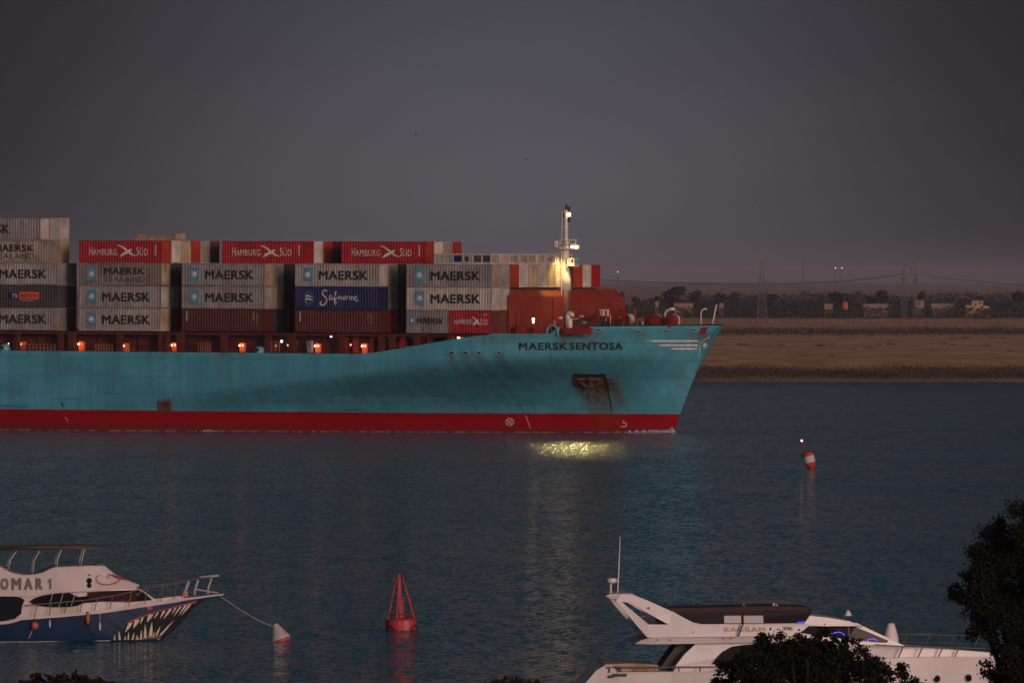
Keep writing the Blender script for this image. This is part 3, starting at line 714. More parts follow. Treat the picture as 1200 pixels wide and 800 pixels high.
# ---- forecastle gear
def pz(px, py, t): return P(px, py, t)
def drum(px, py, rpx, wpx, t, name="cable_drum", bands=()):
    s, z = P(px, py, t); r = rpx * .1085; wd = wpx * .1085
    mb = MB(); A = Matrix.Rotation(R(84), 4, 'Z') @ Matrix.Rotation(R(90), 4, 'Y')
    prof = [(r, -wd), (r, -wd + .14), (r * .82, -wd + .15), (r * .82, wd - .15), (r, wd - .14), (r, wd)]
    mb.lathe(prof, (s, t, z), 20, A); o = mb.build(name, M_drum, ship, smooth=False)
    for q in bands:
        mb = MB(); mb.lathe([(r * .9, -.13), (r * .9, .13)], (s + q * .10, t + q * .99, z), 20, A); mb.build("rope_coil", M_wp, o)
    mb = MB(); mb.lathe([(r * .45, -.2), (r * .45, .2)], (s - (wd + .1) * .10, t - (wd + .1) * .99, z), 12, A); mb.build("drum_hub", M_oxide, o)
    return o
drum(767, 375.5, 8.2, 9, 12.5, bands=(.7,)); drum(787, 375.5, 8.2, 9, 13.5, bands=(.7,)); drum(736, 374.5, 7.4, 8, 16, bands=(-.5, 0, .4))
drum(763, 377, 3.4, 2.5, 9.5, "warping_head")
def gear(name, polys, m, t0, t1):
    mb = MB()
    for poly in polys:
        mb.prism(poly, lambda p: (*[P(p[0], p[1], t0)[0]], t0, P(p[0], p[1], t0)[1]), lambda p: (P(p[0], p[1], t0)[0], t1, P(p[0], p[1], t0)[1]))
    return mb.build(name, m, ship)
gear("windlass_frame", [[(716, 382), (714, 370), (722.5, 361.5), (727, 364), (736, 369), (740, 376), (740, 382)]], M_drum, 20.5, 21.4)
gear("windlass_cover", [[(715, 371), (722.5, 362), (724, 364), (719, 371.5), (717, 373)]], M_orange, 20.2, 20.45)
gear("winch_house", [[(701, 382), (701, 371), (713, 371), (713, 382)]], M_drum, 19, 21)
gear("winch_guard", [[(702, 370.6), (702, 362.5), (703.2, 362.5), (703.2, 370.6)], [(711.2, 370.6), (711.2, 362.5), (712.4, 362.5), (712.4, 370.6)], [(703.2, 363.6), (703.2, 362.5), (711.2, 362.5), (711.2, 363.6)], [(705.5, 370), (705.5, 364), (707.8, 364), (707.8, 370)]], M_wp, 18.6, 18.9)
for px, py, r in ((694, 374, 5.2), (699, 369.5, 4.0), (689, 377, 3.5)): drum(px, py, r, 2.6, 12, "mooring_winch")
gear("hydraulic_unit", [[(671, 384), (671, 377.5), (688, 376), (691, 384)], [(675, 377), (675, 373.5), (681, 373.5), (681, 377)]], M_dkgreen, 11, 13)
gear("winch_panel", [[(671.5, 373.8), (671.5, 373.0), (677, 373), (677, 373.8)], [(678.5, 371.2), (678.5, 369.8), (683, 369.8), (683, 371.2)]], M_wp, 10.6, 10.9)
gear("instrument_box", [[(682, 379.5), (682, 376.2), (685.5, 376.2), (685.5, 379.5)]], M_tan, 9.5, 9.9)
gear("winch_base", [[(659.8, 392), (659.8, 384.5), (691, 383.5), (691, 392)]], M_drum, tside(-1, 12) + 2.6, tside(-1, 12) + 3.4)
def vent(pts, r, t, m=M_wp, name="ventilator"):
    mb = MB(); q = []
    for (x, y) in pts: s, z = P(x, y, t); q.append((s, t, z))
    mb.tube(q, r, 8); return mb.build(name, m, ship, smooth=True)
vent([(665.5, 385), (665.5, 371), (666, 368.4), (668, 367.2), (670, 368.4), (670.4, 371)], .36, 9.5)
vent([(667.5, 392), (667.5, 373)], .38, 9.4)
vent([(779, 371), (779.6, 366.5), (782, 363.4), (786, 362), (790.5, 362)], .17, 11)
vent([(821.5, 382), (821.5, 367), (822.6, 363.5), (825, 361.8), (828, 362)], .11, 17)
vent([(834.6, 381), (836.4, 373), (837.6, 366), (839.6, 357)], .10, 20, name="jackstaff")
vent([(654.5, 372), (656, 372.8), (659, 372.2)], .15, 8); vent([(743.7, 371), (744, 364), (744.3, 360.5)], [.3, .16, .05], 18, M_drum, "roller_post")
vent([(724, 374), (725.5, 373), (728, 370.2)], .16, 14, M_orange, "brake_lever"); vent([(715.3, 382), (715.3, 368)], .05, 10, M_wp, "guard_post")
vent([(625, 390), (625, 371)], .12, 3.2, M_drum, "lamp_post")
s, z = P(625, 374, 3.0); mb = MB(); ball(mb, (s, 3.0, z), .2); ball(mb, (s, 3.0, z - .35), .16); mb.build("deck_lamp", M_lampc, ship, smooth=True); point("deck_light", (s + .2, 2.6, z), (1, .6, .3), 5)
gear("mooring_bitts", [[(605, 391), (605, 381), (617, 381), (617, 391)], [(619, 391), (619, 384), (630, 384), (630, 391)], [(646, 391), (648, 380), (655, 379), (656, 391)]], M_drum, 3.6, 4.0)
gear("chain_stopper", [[(750, 382), (750, 377), (753, 375), (757, 378), (757, 382)]], M_tan, 15, 16)
for k_, (px_, py_, w_, h_, m_, nm_) in enumerate(((645, 381, 2, 8, M_drum, "bollard"), (648, 377, 3, 3, M_tan, "control_pedestal"), (658, 379, 2, 6, M_drum, "bollard"), (684, 372, 1.2, 9, M_dark, "pipe_stand"), (687, 380, 4, 5, M_dark, "winch_motor"),
        (696, 381, 3, 6, M_dkgreen, "winch_motor"), (699, 366, 4, 4, M_dark, "gear_box"), (706, 379, 5, 5, M_dark, "winch_motor"), (709, 374, 2, 3, M_tan, "control_pedestal"), (717, 379, 3, 5, M_dark, "winch_motor"), (728, 379, 3, 5, M_rust, "gear_box"), (748, 378, 2, 5, M_dark, "bollard"), (752, 379, 2, 4, M_wp, "bollard"), (756, 380, 2.5, 4, M_rust, "gear_box"), (601, 386, 2, 6, M_dark, "bollard"), (634, 379, 1, 10, M_drum, "pipe_stand"), (642, 385, 4, 6, M_dark, "gear_box"), (692, 366, 1, 6, M_dkgreen, "pipe_stand"), (731, 366, .8, 6, M_drum, "pipe_stand"))):
    t_ = 8.5 + (k_ * 37 % 9)
    if px_ < 660: t_ = 3.6 + (k_ % 3) * .3
    s_, z_ = P(px_, py_ + h_ / 2, t_); s2_, z2_ = P(px_ + w_, py_ - h_ / 2, t_)
    mb = MB(); mb.lathe([((s2_ - s_) * .5, min(z_, zf)), ((s2_ - s_) * .5, z2_ - .12), ((s2_ - s_) * .62, z2_ - .1), ((s2_ - s_) * .62, z2_)], ((s_ + s2_) / 2, t_, 0), 8); mb.build(nm_, m_, ship)
# teal panama chock on the low bulwark
s, z = P(636.5, 386.5, .6); mb = MB(); t0 = tside(s, 12.6)
mb.tube([(s - .75, t0 + .2, z - .7), (s - .7, t0 + .2, z + .15), (s - .3, t0 + .2, z + .55), (s + .3, t0 + .2, z + .55), (s + .7, t0 + .2, z + .15), (s + .75, t0 + .2, z - .7)], .15, 6)
mb.build("panama_chock", M_hullpart, ship, smooth=True)

# ================================================================ CONTAINERS
CL, CW, CHT = 12.19, 2.44, 2.88
_cm = {}
def corr(mb, x0, x1, y, z0, z1, out, pitch=.40, d=.055):
    """trapezoid corrugated wall along x at y; out = -1 faces starboard"""
    n = max(3, round((x1 - x0) / pitch)); p = (x1 - x0) / n; line = []
    for i in range(n):
        a = x0 + i * p
        line += [(a, 0), (a + p * .32, 0), (a + p * .5, d), (a + p * .82, d)]
    line.append((x1, 0))
    vs = [(a, y - out * q, z) for a, q in line for z in (z0, z1)]
    mb.add(vs, [(2 * i, 2 * i + 2, 2 * i + 3, 2 * i + 1) for i in range(len(line) - 1)])
def body_meshes(length, hgt, m):
    k = (length, hgt, m.name)
    if k in _cm: return _cm[k]
    b = MB()
    corr(b, .12, length - .12, .02, .16, hgt - .1, -1); corr(b, .12, length - .12, CW - .02, .16, hgt - .1, 1)
    b.box(.1, length - .1, .05, CW - .05, hgt - .09, hgt - .03); b.box(.1, length - .1, .06, CW - .06, .1, .16)
    f = MB()
    for x in (0, length - .14):
        for y in (0, CW - .12): f.box(x, x + .14, y, y + .12, 0, hgt)
        f.box(x + .01, x + .13, .12, CW - .12, .01, .17); f.box(x + .01, x + .13, .12, CW - .12, hgt - .14, hgt - .01)
    for y in (0.004, CW - .104): f.box(.14, length - .14, y, y + .1, .01, .16); f.box(.14, length - .14, y, y + .08, hgt - .1, hgt - .01)
    def end(x, o):
        e = MB(); e.box(x, x + .04, .12, CW - .12, .17, hgt - .14)
        q = x + .04 if o > 0 else x
        for y in (.35, .85, CW - .85, CW - .35): e.box(min(q, q + o * .045), max(q, q + o * .045), y - .03, y + .03, .1, hgt - .08)
        e.box(min(q, q + o * .012), max(q, q + o * .012), CW / 2 - .04, CW / 2 + .04, .17, hgt - .14)
        return e
    out = []
    for nm, mbx in (("corrugated_body", b), ("frame", f), ("end_door", end(length - .09, 1)), ("end_wall", end(.05, -1))):
        o = mbx.build(nm, m); out.append(o.data); bpy.data.objects.remove(o)
    _cm[k] = out
    return out
def part(name, data, parent):
    o = bpy.data.objects.new(name, data); COL.objects.link(o); o.parent = parent; return o
def container(s_front, row, z, m, label, length=CL, hgt=CHT, deco=None, end_m=None, group=None):
    t = row * 2.5
    c = empty("shipping_container", SM @ loc((s_front - length, t, z)))
    tag(c, label, "container", group)
    b, f, e, w_ = body_meshes(length, hgt, m)
    part("corrugated_body", b, c); part("frame", f, c)
    part("end_door", body_meshes(length, hgt, end_m)[2] if end_m else e, c); part("end_wall", w_, c)
    if deco: deco(c, length, hgt)
    return c
def side(off): return lambda p: (p[0], -off, p[1])
def U(length, hgt):
    """fraction of the side face to (x, z)"""
    return lambda u: u * length, lambda v: v * hgt
def d_emblem(c, l, h, u=.155, wd=.118, v0=.22, v1=.83, starm=None):
    mb = MB(); x = u * l; hw = wd * l / 2; zc = (v0 + v1) / 2 * h; zh = (v1 - v0) / 2 * h
    fn0, fn1 = side(.012), side(-.01)
    mb.prism([(x - hw, zc - zh), (x + hw, zc - zh), (x + hw, zc + zh), (x - hw, zc + zh)], fn0, fn1); o = mb.build("emblem_panel", M_star, c)
    mb = MB(); fan(mb, [(x + a, zc + b) for a, b in star(7, hw * .80, hw * .30)], (x, zc), side(.025)); mb.build("star_emblem", starm or M_wtext, o, fix=False)
def d_word(txt, u0, u1, v0, v1, m=None, bold=.03, shear=0, space=1.06):
    def fn(c, l, h):
        mb = MB(); lettering(mb, txt, u0 * l, u1 * l, v0 * h, v1 * h, side(.015), bold, shear, space); mb.build("lettering", m or M_text, c, fix=False)
    return fn
def seq(*fs):
    def fn(c, l, h):
        for f in fs: f(c, l, h)
    return fn
def d_codes(us, m=None, v0=.35, v1=.85):
    def fn(c, l, h):
        mb = MB(); random.seed(int(us * 1000))
        z = v1 * h
        while z > v0 * h:
            q = random.uniform(.08, .16); mb.add([side(.015)(p) for p in ((us * l, z - q), (us * l + .22, z - q), (us * l + .22, z), (us * l, z))], [(0, 1, 2, 3)]); z -= q + random.uniform(.06, .12)
        mb.build("code_marks", m or M_wtext, c, fix=False)
    return fn
D_M = seq(d_emblem, d_word("MAERSK", .29, .865, .31, .69))
D_MS = seq(d_emblem, d_word("MAERSK", .31, .80, .50, .80), d_word("SEALAND", .31, .81, .16, .42, M_faded, .0, 0, 1.12))
def d_swoosh(u0, u1, v0, v1):
    def fn(c, l, h):
        X = lambda a: (u0 + (u1 - u0) * a) * l; Z = lambda b: (v0 + (v1 - v0) * b) * h; mb = MB()
        stroke(mb, [(X(0), Z(1.0)), (X(.15), Z(.97)), (X(.35), Z(.78)), (X(.55), Z(.5)), (X(.8), Z(.2)), (X(1.0), Z(.08))], [.06, .16, .2, .34, .2, .05], side(.015))
        stroke(mb, [(X(.12), Z(.0)), (X(.28), Z(.22)), (X(.5), Z(.42)), (X(.72), Z(.62)), (X(.78), Z(.68))], [.05, .32, .42, .22, .03], side(.03))
        mb.build("swoosh_emblem", M_wtext, c, fix=False)
    return fn
D_H = seq(d_word("H", .125, .165, .34, .70, M_wtext, 0), d_word("AMBURG", .17, .465, .34, .62, M_wtext, .0), d_swoosh(.465, .70, .26, .78), d_word("S", .70, .735, .34, .70, M_wtext, 0), d_word("ÜD", .742, .84, .34, .70, M_wtext, 0), d_codes(.925, None, .38, .8))
D_H20 = seq(d_word("HAMBURG", .13, .55, .40, .62, M_wtext, .0), d_swoosh(.54, .75, .34, .72), d_word("SÜD", .74, .92, .38, .68, M_wtext, 0), d_word("=", .80, .90, .80, .86, M_wtext, 0))
D_M20 = seq(lambda c, l, h: d_emblem(c, l, h, .14, .13, .40, .72), d_word("MAERSK", .26, .87, .42, .66), d_codes(.38, M_faded, .12, .28))
D_R = seq(d_codes(.055, None, .45, .9), d_codes(.86, M_tan, .5, .9), d_codes(.9, M_tan, .35, .8))
def d_script(c, l, h):
    mb = MB(); x = .165 * l; z = .5 * h
    stroke(mb, [(x + .62 * math.cos(a), z + .78 * math.sin(a)) for a in [2 * math.pi * k / 22 for k in range(23)]], .09, side(.012)); o = mb.build("emblem_ring", M_star, c, fix=False)
    mb = MB(); stroke(mb, [(x - .35, z - .5), (x - .35, z + .42)], .1, side(.015))
    stroke(mb, [(x - .28, z + .25), (x - .05, z + .33), (x + .15, z + .2), (x + .42, z + .18)], .16, side(.015)); stroke(mb, [(x - .28, z - .15), (x, z - .08), (x + .2, z - .2), (x + .45, z - .18)], .16, side(.015))
    mb.build("flag_emblem", M_wtext, o, fix=False)
    mb = MB(); stroke(mb, [(x - .25, z + .06), (x, z + .12), (x + .2, z), (x + .42, z + .02)], .2, side(.02)); mb.build("flag_emblem", M_orange, o, fix=False)
    # handwritten letters as pen strokes: (u, v) in letter heights
    X0 = .295 * l; K = .36 * h
    S = lambda pts, wd: stroke(mb, [(X0 + a * K, .5 * h + b * K) for a, b in pts], wd, side(.015 + .002 * random.random()))
    mb = MB(); random.seed(3)
    S([(1.05, .85), (.75, 1.0), (.45, .85), (.35, .6), (.6, .3), (.95, 0), (1.0, -.4), (.7, -.8), (.3, -.9), (.05, -.7), (.12, -.5), (.3, -.42)], .16)
    S([(1.7, .28), (1.45, .32), (1.3, .0), (1.42, -.25), (1.62, -.1), (1.72, .28), (1.74, -.2), (1.95, -.15)], .12)
    S([(1.95, -.15), (2.2, .4), (2.35, .85), (2.22, .8), (2.12, .2), (2.08, -.5), (2.2, -.8), (2.35, -.6), (2.2, -.1), (2.5, .05)], .12)
    S([(2.5, .05), (2.6, .25), (2.65, -.2), (2.7, .15), (2.85, .25), (2.88, -.2), (2.95, .15), (3.1, .25), (3.14, -.2), (3.3, -.1)], .11)
    S([(3.65, .22), (3.45, .26), (3.33, .0), (3.43, -.2), (3.6, -.08), (3.68, .22), (3.72, -.2), (3.9, .25), (4.05, .2)], .11)
    S([(4.2, .25), (4.22, -.2), (4.4, -.1)], .11); S([(4.45, .25), (4.48, -.2), (4.55, .15), (4.72, .22), (4.76, -.2), (4.95, -.05)], .11)
    S([(4.95, -.05), (5.2, .15), (5.1, .3), (4.95, .1), (5.0, -.3), (5.25, -.35), (5.4, -.1)], .12)
    mb.build("script_lettering", M_wtext, c, fix=False)
def d_orange(c, l, h):
    mb = MB(); mb.prism([(.53 * l, .38 * h), (.77 * l, .38 * h), (.77 * l, .70 * h), (.53 * l, .70 * h)], side(.012), side(-.01)); o = mb.build("label_panel", mat("label_orange", (.62, .12, .04), .6), c)
    mb = MB(); lettering(mb, "MATSON", .55 * l, .75 * l, .44 * h, .63 * h, side(.02), .02); mb.build("lettering", M_red, o, fix=False)
    mb = MB(); mb.prism([(.40 * l, .40 * h), (.525 * l, .40 * h), (.525 * l, .68 * h), (.40 * l, .68 * h)], side(.012), side(-.01)); o = mb.build("label_panel", M_blue, c)
    mb = MB(); lettering(mb, "TS", .44 * l, .51 * l, .45 * h, .62 * h, side(.02), .02); mb.build("lettering", M_wtext, o, fix=False)
    mb = MB(); mb.add([side(.015)(p) for p in ((.55 * l, .30 * h), (.71 * l, .30 * h), (.71 * l, .33 * h), (.55 * l, .33 * h))], [(0, 1, 2, 3)]); mb.build("lettering", M_tan, c, fix=False)

TZ = [ZB + k * (CHT + .03) for k in range(6)]
B0, B1, B2, B3, B4 = BAY_R
# bay 0 (leftmost in the photograph)
container(B0, 0, TZ[0], M_grey, "grey container with black block letters, bottom of the leftmost stack", deco=D_M)
container(B0, 0, TZ[1], M_char, "charcoal container with an orange label, second up in the leftmost stack", deco=d_orange)
container(B0, 0, TZ[2], M_grey, "grey lettered container directly above the charcoal one in the leftmost stack", deco=D_M)
container(B0 - 1.1, 0, TZ[3], M_oldgrey, "stained grey container with two lines of lettering, second from top of leftmost stack", deco=D_MS)
container(B0 - 2.6, 0, TZ[4], M_grey, "grey container on the very top of the leftmost stack, tallest of all", deco=seq(d_emblem, d_word("MAERSK", .1, .62, .31, .69)), end_m=M_white)
for r, m, cn in ((1, M_grey, "grey"), (2, M_lgrey, "pale")):
    container(B0 - 2.6, r, TZ[4], m, f"{cn} container end in the top layer of the leftmost stack, row {'two' if r == 1 else 'three'} inboard", end_m=m)
container(B0 - 1.1, 1, TZ[3], M_tan, "tan container end behind the stained two-line container of the leftmost stack")
for k, cn in ((0, "brown"), (1, "charcoal"), (2, "grey")):
    container(B0, 1, TZ[k], (M_brown, M_char, M_grey)[k], f"{cn} inboard container of the leftmost stack, {('bottom', 'second', 'third')[k]} layer, end just visible")
# bay 1
container(B1, 0, TZ[0], M_lgrey, "pale grey lettered container, bottom of the second stack from the left", deco=D_M, end_m=M_tan)
container(B1, 0, TZ[1], M_grey, "grey lettered container under the rust-stained one in the second stack", deco=D_M, end_m=M_lgrey)
container(B1, 0, TZ[2], M_oldgrey, "rust-stained grey container with two lines of lettering, under a red one", deco=D_MS, end_m=M_tan)
container(B1, 0, TZ[3], M_red, "leftmost of the three red containers with white bird emblem", deco=D_H, end_m=M_orange)
for k in range(3): container(B1, 1, TZ[k], (M_brown, M_grey, M_char)[k], f"{('brown', 'grey', 'charcoal')[k]} inboard container of the second stack, {('bottom', 'second', 'third')[k]} layer, end in shadow")
for r, m, cn in ((1, M_white, "white"), (2, M_tan, "rusty tan"), (3, M_orange, "orange-red"), (4, M_lgrey, "pale grey"), (5, M_brown, "dark brown")):
    container(B1 + .15, r, TZ[3], m, f"{cn} container end beside the leftmost red container in the top layer")
# bay 2
container(B2, 0, TZ[0], M_dred, "dark oxide-red container, bottom of the third stack under two grey ones", deco=D_R)
container(B2, 0, TZ[1], M_grey, "grey lettered container resting on the dark red one in the third stack", deco=D_M, end_m=M_lgrey)
container(B2, 0, TZ[2], M_grey, "grey lettered container on top of the third stack, left of the middle red container", deco=D_M, end_m=M_tan)
container(B2, 1, TZ[0], M_char, "charcoal container end with white panel inboard of the dark red one, third stack"); container(B2, 1, TZ[1], M_tan, "tan container end in the gap after the third stack, middle layer"); container(B2, 1, TZ[2], M_grey, "grey container end in the gap after the third stack, top layer")
s4_ = P(357, 290, 4 * 2.5)[0]
container(s4_, 4, TZ[3], M_red, "middle one of the three red containers with white bird emblem", deco=D_H)
for r, m, cn in ((5, M_white, "white"), (6, M_orange, "orange-red"), (7, M_dred, "dark red")):
    container(s4_, r, TZ[3], m, f"{cn} container end right of the middle red container, top layer")
# bay 3
container(B3, 0, TZ[0], M_dred, "dark oxide-red container beneath the navy blue one", deco=D_R, end_m=M_dred)
container(B3, 0, TZ[1], M_blue, "navy blue container with white handwritten lettering", deco=d_script)
container(B3, 0, TZ[2], M_grey, "grey lettered container resting on the navy blue one", deco=D_M, end_m=M_lgrey)
container(B3, 1, TZ[0], M_red, "red container end beside the dark red container under the navy one"); container(B3, 1, TZ[1], M_grey, "grey container end beside the navy blue container"); container(B3, 1, TZ[2], M_grey, "grey container end in the gap above and beside the navy blue one")
s5_ = P(498, 290, 5 * 2.5)[0]
container(s5_, 5, TZ[3], M_red, "rightmost of the three red containers with white bird emblem", deco=D_H, end_m=M_orange)
for r, m, cn in ((6, M_white, "cream white"), (7, M_lgrey, "pale grey"), (8, M_orange, "orange-red")):
    container(s5_, r, TZ[3], m, f"{cn} container end right of the rightmost red container, top layer")
# bay 4 (nearest the bow)
container(B4 - CL / 2 - .04, 0, TZ[0], M_grey, "short grey lettered container, bottom left of the stack nearest the bow", length=6.06, deco=D_M20)
container(B4, 0, TZ[0], M_red, "short red container with white bird emblem, bottom of the stack nearest the bow", length=6.06, deco=D_H20, end_m=M_brown)
container(B4, 0, TZ[1], M_white, "cream white container with black block letters above the two short ones", deco=D_M)
container(B4, 0, TZ[2], M_grey, "grey lettered container on the top of the stack nearest the bow", deco=D_M, end_m=M_tan)
container(B4, 1, TZ[1], M_lgrey, "pale container end half hidden by the red breakwater"); container(B4, 1, TZ[0], M_brown, "brown container end low beside the red breakwater")
ends = [(1, M_lgrey, "pale grey"), (2, M_orange, "orange-red"), (3, M_white, "white"), (4, M_tan, "rusty cream"), (5, M_white, "clean white"), (6, M_tan, "tan brown"), (7, M_white, "floodlit white"), (8, M_brown, "brown"), (9, M_orange, "orange"), (10, M_white, "greyish white"), (11, M_red, "bright red")]
nm = ["second", "third", "fourth", "fifth", "sixth", "seventh", "eighth", "ninth", "tenth", "eleventh", "twelfth"]
for r, m, cn in ends:
    container(B4, r, TZ[2], m, f"{cn} container end above the red breakwater, {nm[r - 1]} from the left of that row")
mb = MB(); mb.box(-11.5, -.6, 5.1, 30, TZ[1] + .0, TZ[2] - .08); mb.box(-11.5, -.9, 2.6, 30, TZ[0], TZ[1]); mb.build("stack_support", M_dark, ship)
for (b_, r0, r1, zt_) in ((B1, 1, 6, TZ[3]), (s4_, 2, 8, TZ[3]), (s5_, 2, 9, TZ[3]), (B0 - 2.6, 2, 3, TZ[3])):
    mb = MB(); mb.box(b_ - 11.8, b_ - 1.2 - max(0, b_ - B2 if b_ is s4_ else (b_ - B3 if b_ is s5_ else 0)), r0 * 2.5 + 2.55 if r0 == 1 else r0 * 2.5 + .05, r1 * 2.5, TZ[0], zt_ - .04); mb.build("stack_support", M_dark, ship)
# collapsed flat racks lying on the top layer
M_rack = mat("rack_cream", (.46, .40, .33), .6, var=.3, dirt=RUST, dirt_amt=.6)
RL = 8.2
srk = B4 - .05
rack = empty("flat_rack", SM @ loc((srk - RL, 0, TZ[3])))
mb = MB(); h = 1.32
for x in (0, RL - .16):
    for y in (0, 2.24): mb.box(x, x + .16, y, y + .2, 0, h)
    mb.box(x + .01, x + .15, .2, 2.24, 0, .2); mb.box(x + .01, x + .15, .2, 2.24, h - .16, h)
for y in (0, 2.3): mb.box(.16, RL - .16, y, y + .14, .01, .22); mb.box(.16, RL - .16, y, y + .1, h - .14, h - .01)
for k in range(1, 6): mb.box(RL * k / 6 - .06, RL * k / 6 + .06, .01, .13, .22, h - .14)
mb.build("frame", M_rack, rack)
mb = MB(); mb.box(.1, RL - .1, .14, 2.3, .22, .4); mb.box(RL - .26, RL - .18, .2, 2.24, .4, h - .2); mb.box(.18, .26, .2, 2.24, .4, h - .2); mb.build("folded_end_wall", M_lgrey, rack)
mb = MB(); mb.box(RL - .16, RL - .04, .55, .95, .5, .9); mb.box(RL - .16, RL - .04, 1.4, 1.9, .4, 1.0); mb.tube([(RL - .06, .3, .3), (RL - .06, 2.1, 1.1)], .05, 4); mb.build("hinge_gear", M_tan, rack)
mb = MB(); mb.box(.2, RL - .2, .10, .16, .24, h - .16); mb.build("side_board", M_lgrey, rack)
tag(rack, "low cream collapsed flat rack resting on the top of the container stack nearest the bow", "flat rack", "collapsed flat racks in a row on the bow stack")
for r in range(1, 9): dup(rack, SM @ loc((srk - RL + (.12 if r % 3 == 0 else 0), r * 2.5, TZ[3])))
for x0_, x1_, z0_, z1_, m_ in ((2.8, 3.9, .3, 1.1, M_blue), (4.35, 4.9, .35, .95, M_dark), (5.7, 6.7, .3, 1.1, M_char), (6.95, 8.0, .3, 1.1, M_char)):
    mb = MB(); mb.box(x0_, x1_, .07, .11, z0_, z1_); mb.build("tarpaulin", m_, rack)

# tan stack of boards behind the leftmost red container
s_t, z_t = P(160, 276.5, 12.5)
o = empty("flat_rack", SM @ loc((s_t, 12.6, TZ[4]))); mb = MB(); mb.box(0, 5.6, 0, 2.4, 0, .55); mb.box(.2, 5.2, .1, 2.3, .55, .72); mb.build("platform", M_tan, o)
mb = MB(); mb.box(5.62, 5.9, 0, 2.4, .1, .9); mb.build("folded_end_wall", M_tan, o); mb = MB(); mb.box(-.28, -.02, 0, 2.4, .1, .8); mb.build("folded_end_wall", M_tan, o)
tag(o, "tan folded platform lying above the leftmost red container", "flat rack")

# ================================================================ BOATS IN THE FOREGROUND
M_bw = mat("boat_white", (0.62, 0.58, 0.55), 0.35, var=.08, scale=.4, dirt=(.35, .30, .25), dirt_amt=.35, dirt_scale=(.4, .4, .2))
M_bw2 = mat("boat_offwhite", (0.42, 0.39, 0.37), 0.45, var=.12, scale=.5)
M_glass = mat("dark_glass", (0.008, 0.007, 0.007), 0.15, var=.1, spec=.06)
M_bglass = mat("bronze_glass", (0.018, 0.010, 0.009), 0.2, var=.3, scale=.6, spec=.08)
M_chrome = mat("rail_chrome", (0.26, 0.23, 0.22), 0.3, 0.6, var=.1)
M_bblue = mat("boat_blue", (0.008, 0.028, 0.070), 0.35, var=.3, scale=.5)
M_navy = mat("boat_dark_navy", (0.008, 0.012, 0.02), 0.4, var=.4)
M_bronze = mat("bronze_letters", (0.10, 0.075, 0.06), 0.4, 0.3, var=.3)
M_gold = mat("gold_letters", (0.42, 0.27, 0.12), 0.35, 0.5, var=.3, scale=4)
M_pink = mat("swirl_red", (0.22, 0.03, 0.05), 0.4, var=.2)
M_lip = mat("lip_red", (0.35, 0.05, 0.04), 0.5, var=.3)
M_tooth = mat("tooth_cream", (0.50, 0.45, 0.38), 0.5, var=.25, scale=3)
M_fend = mat("fender_orange", (0.36, 0.10, 0.05), 0.5, var=.3)
M_wood = mat("varnished_trim", (0.14, 0.095, 0.068), 0.4, var=.3)
M_upho = mat("seat_cushion", (0.035, 0.018, 0.016), 0.8, var=.3)

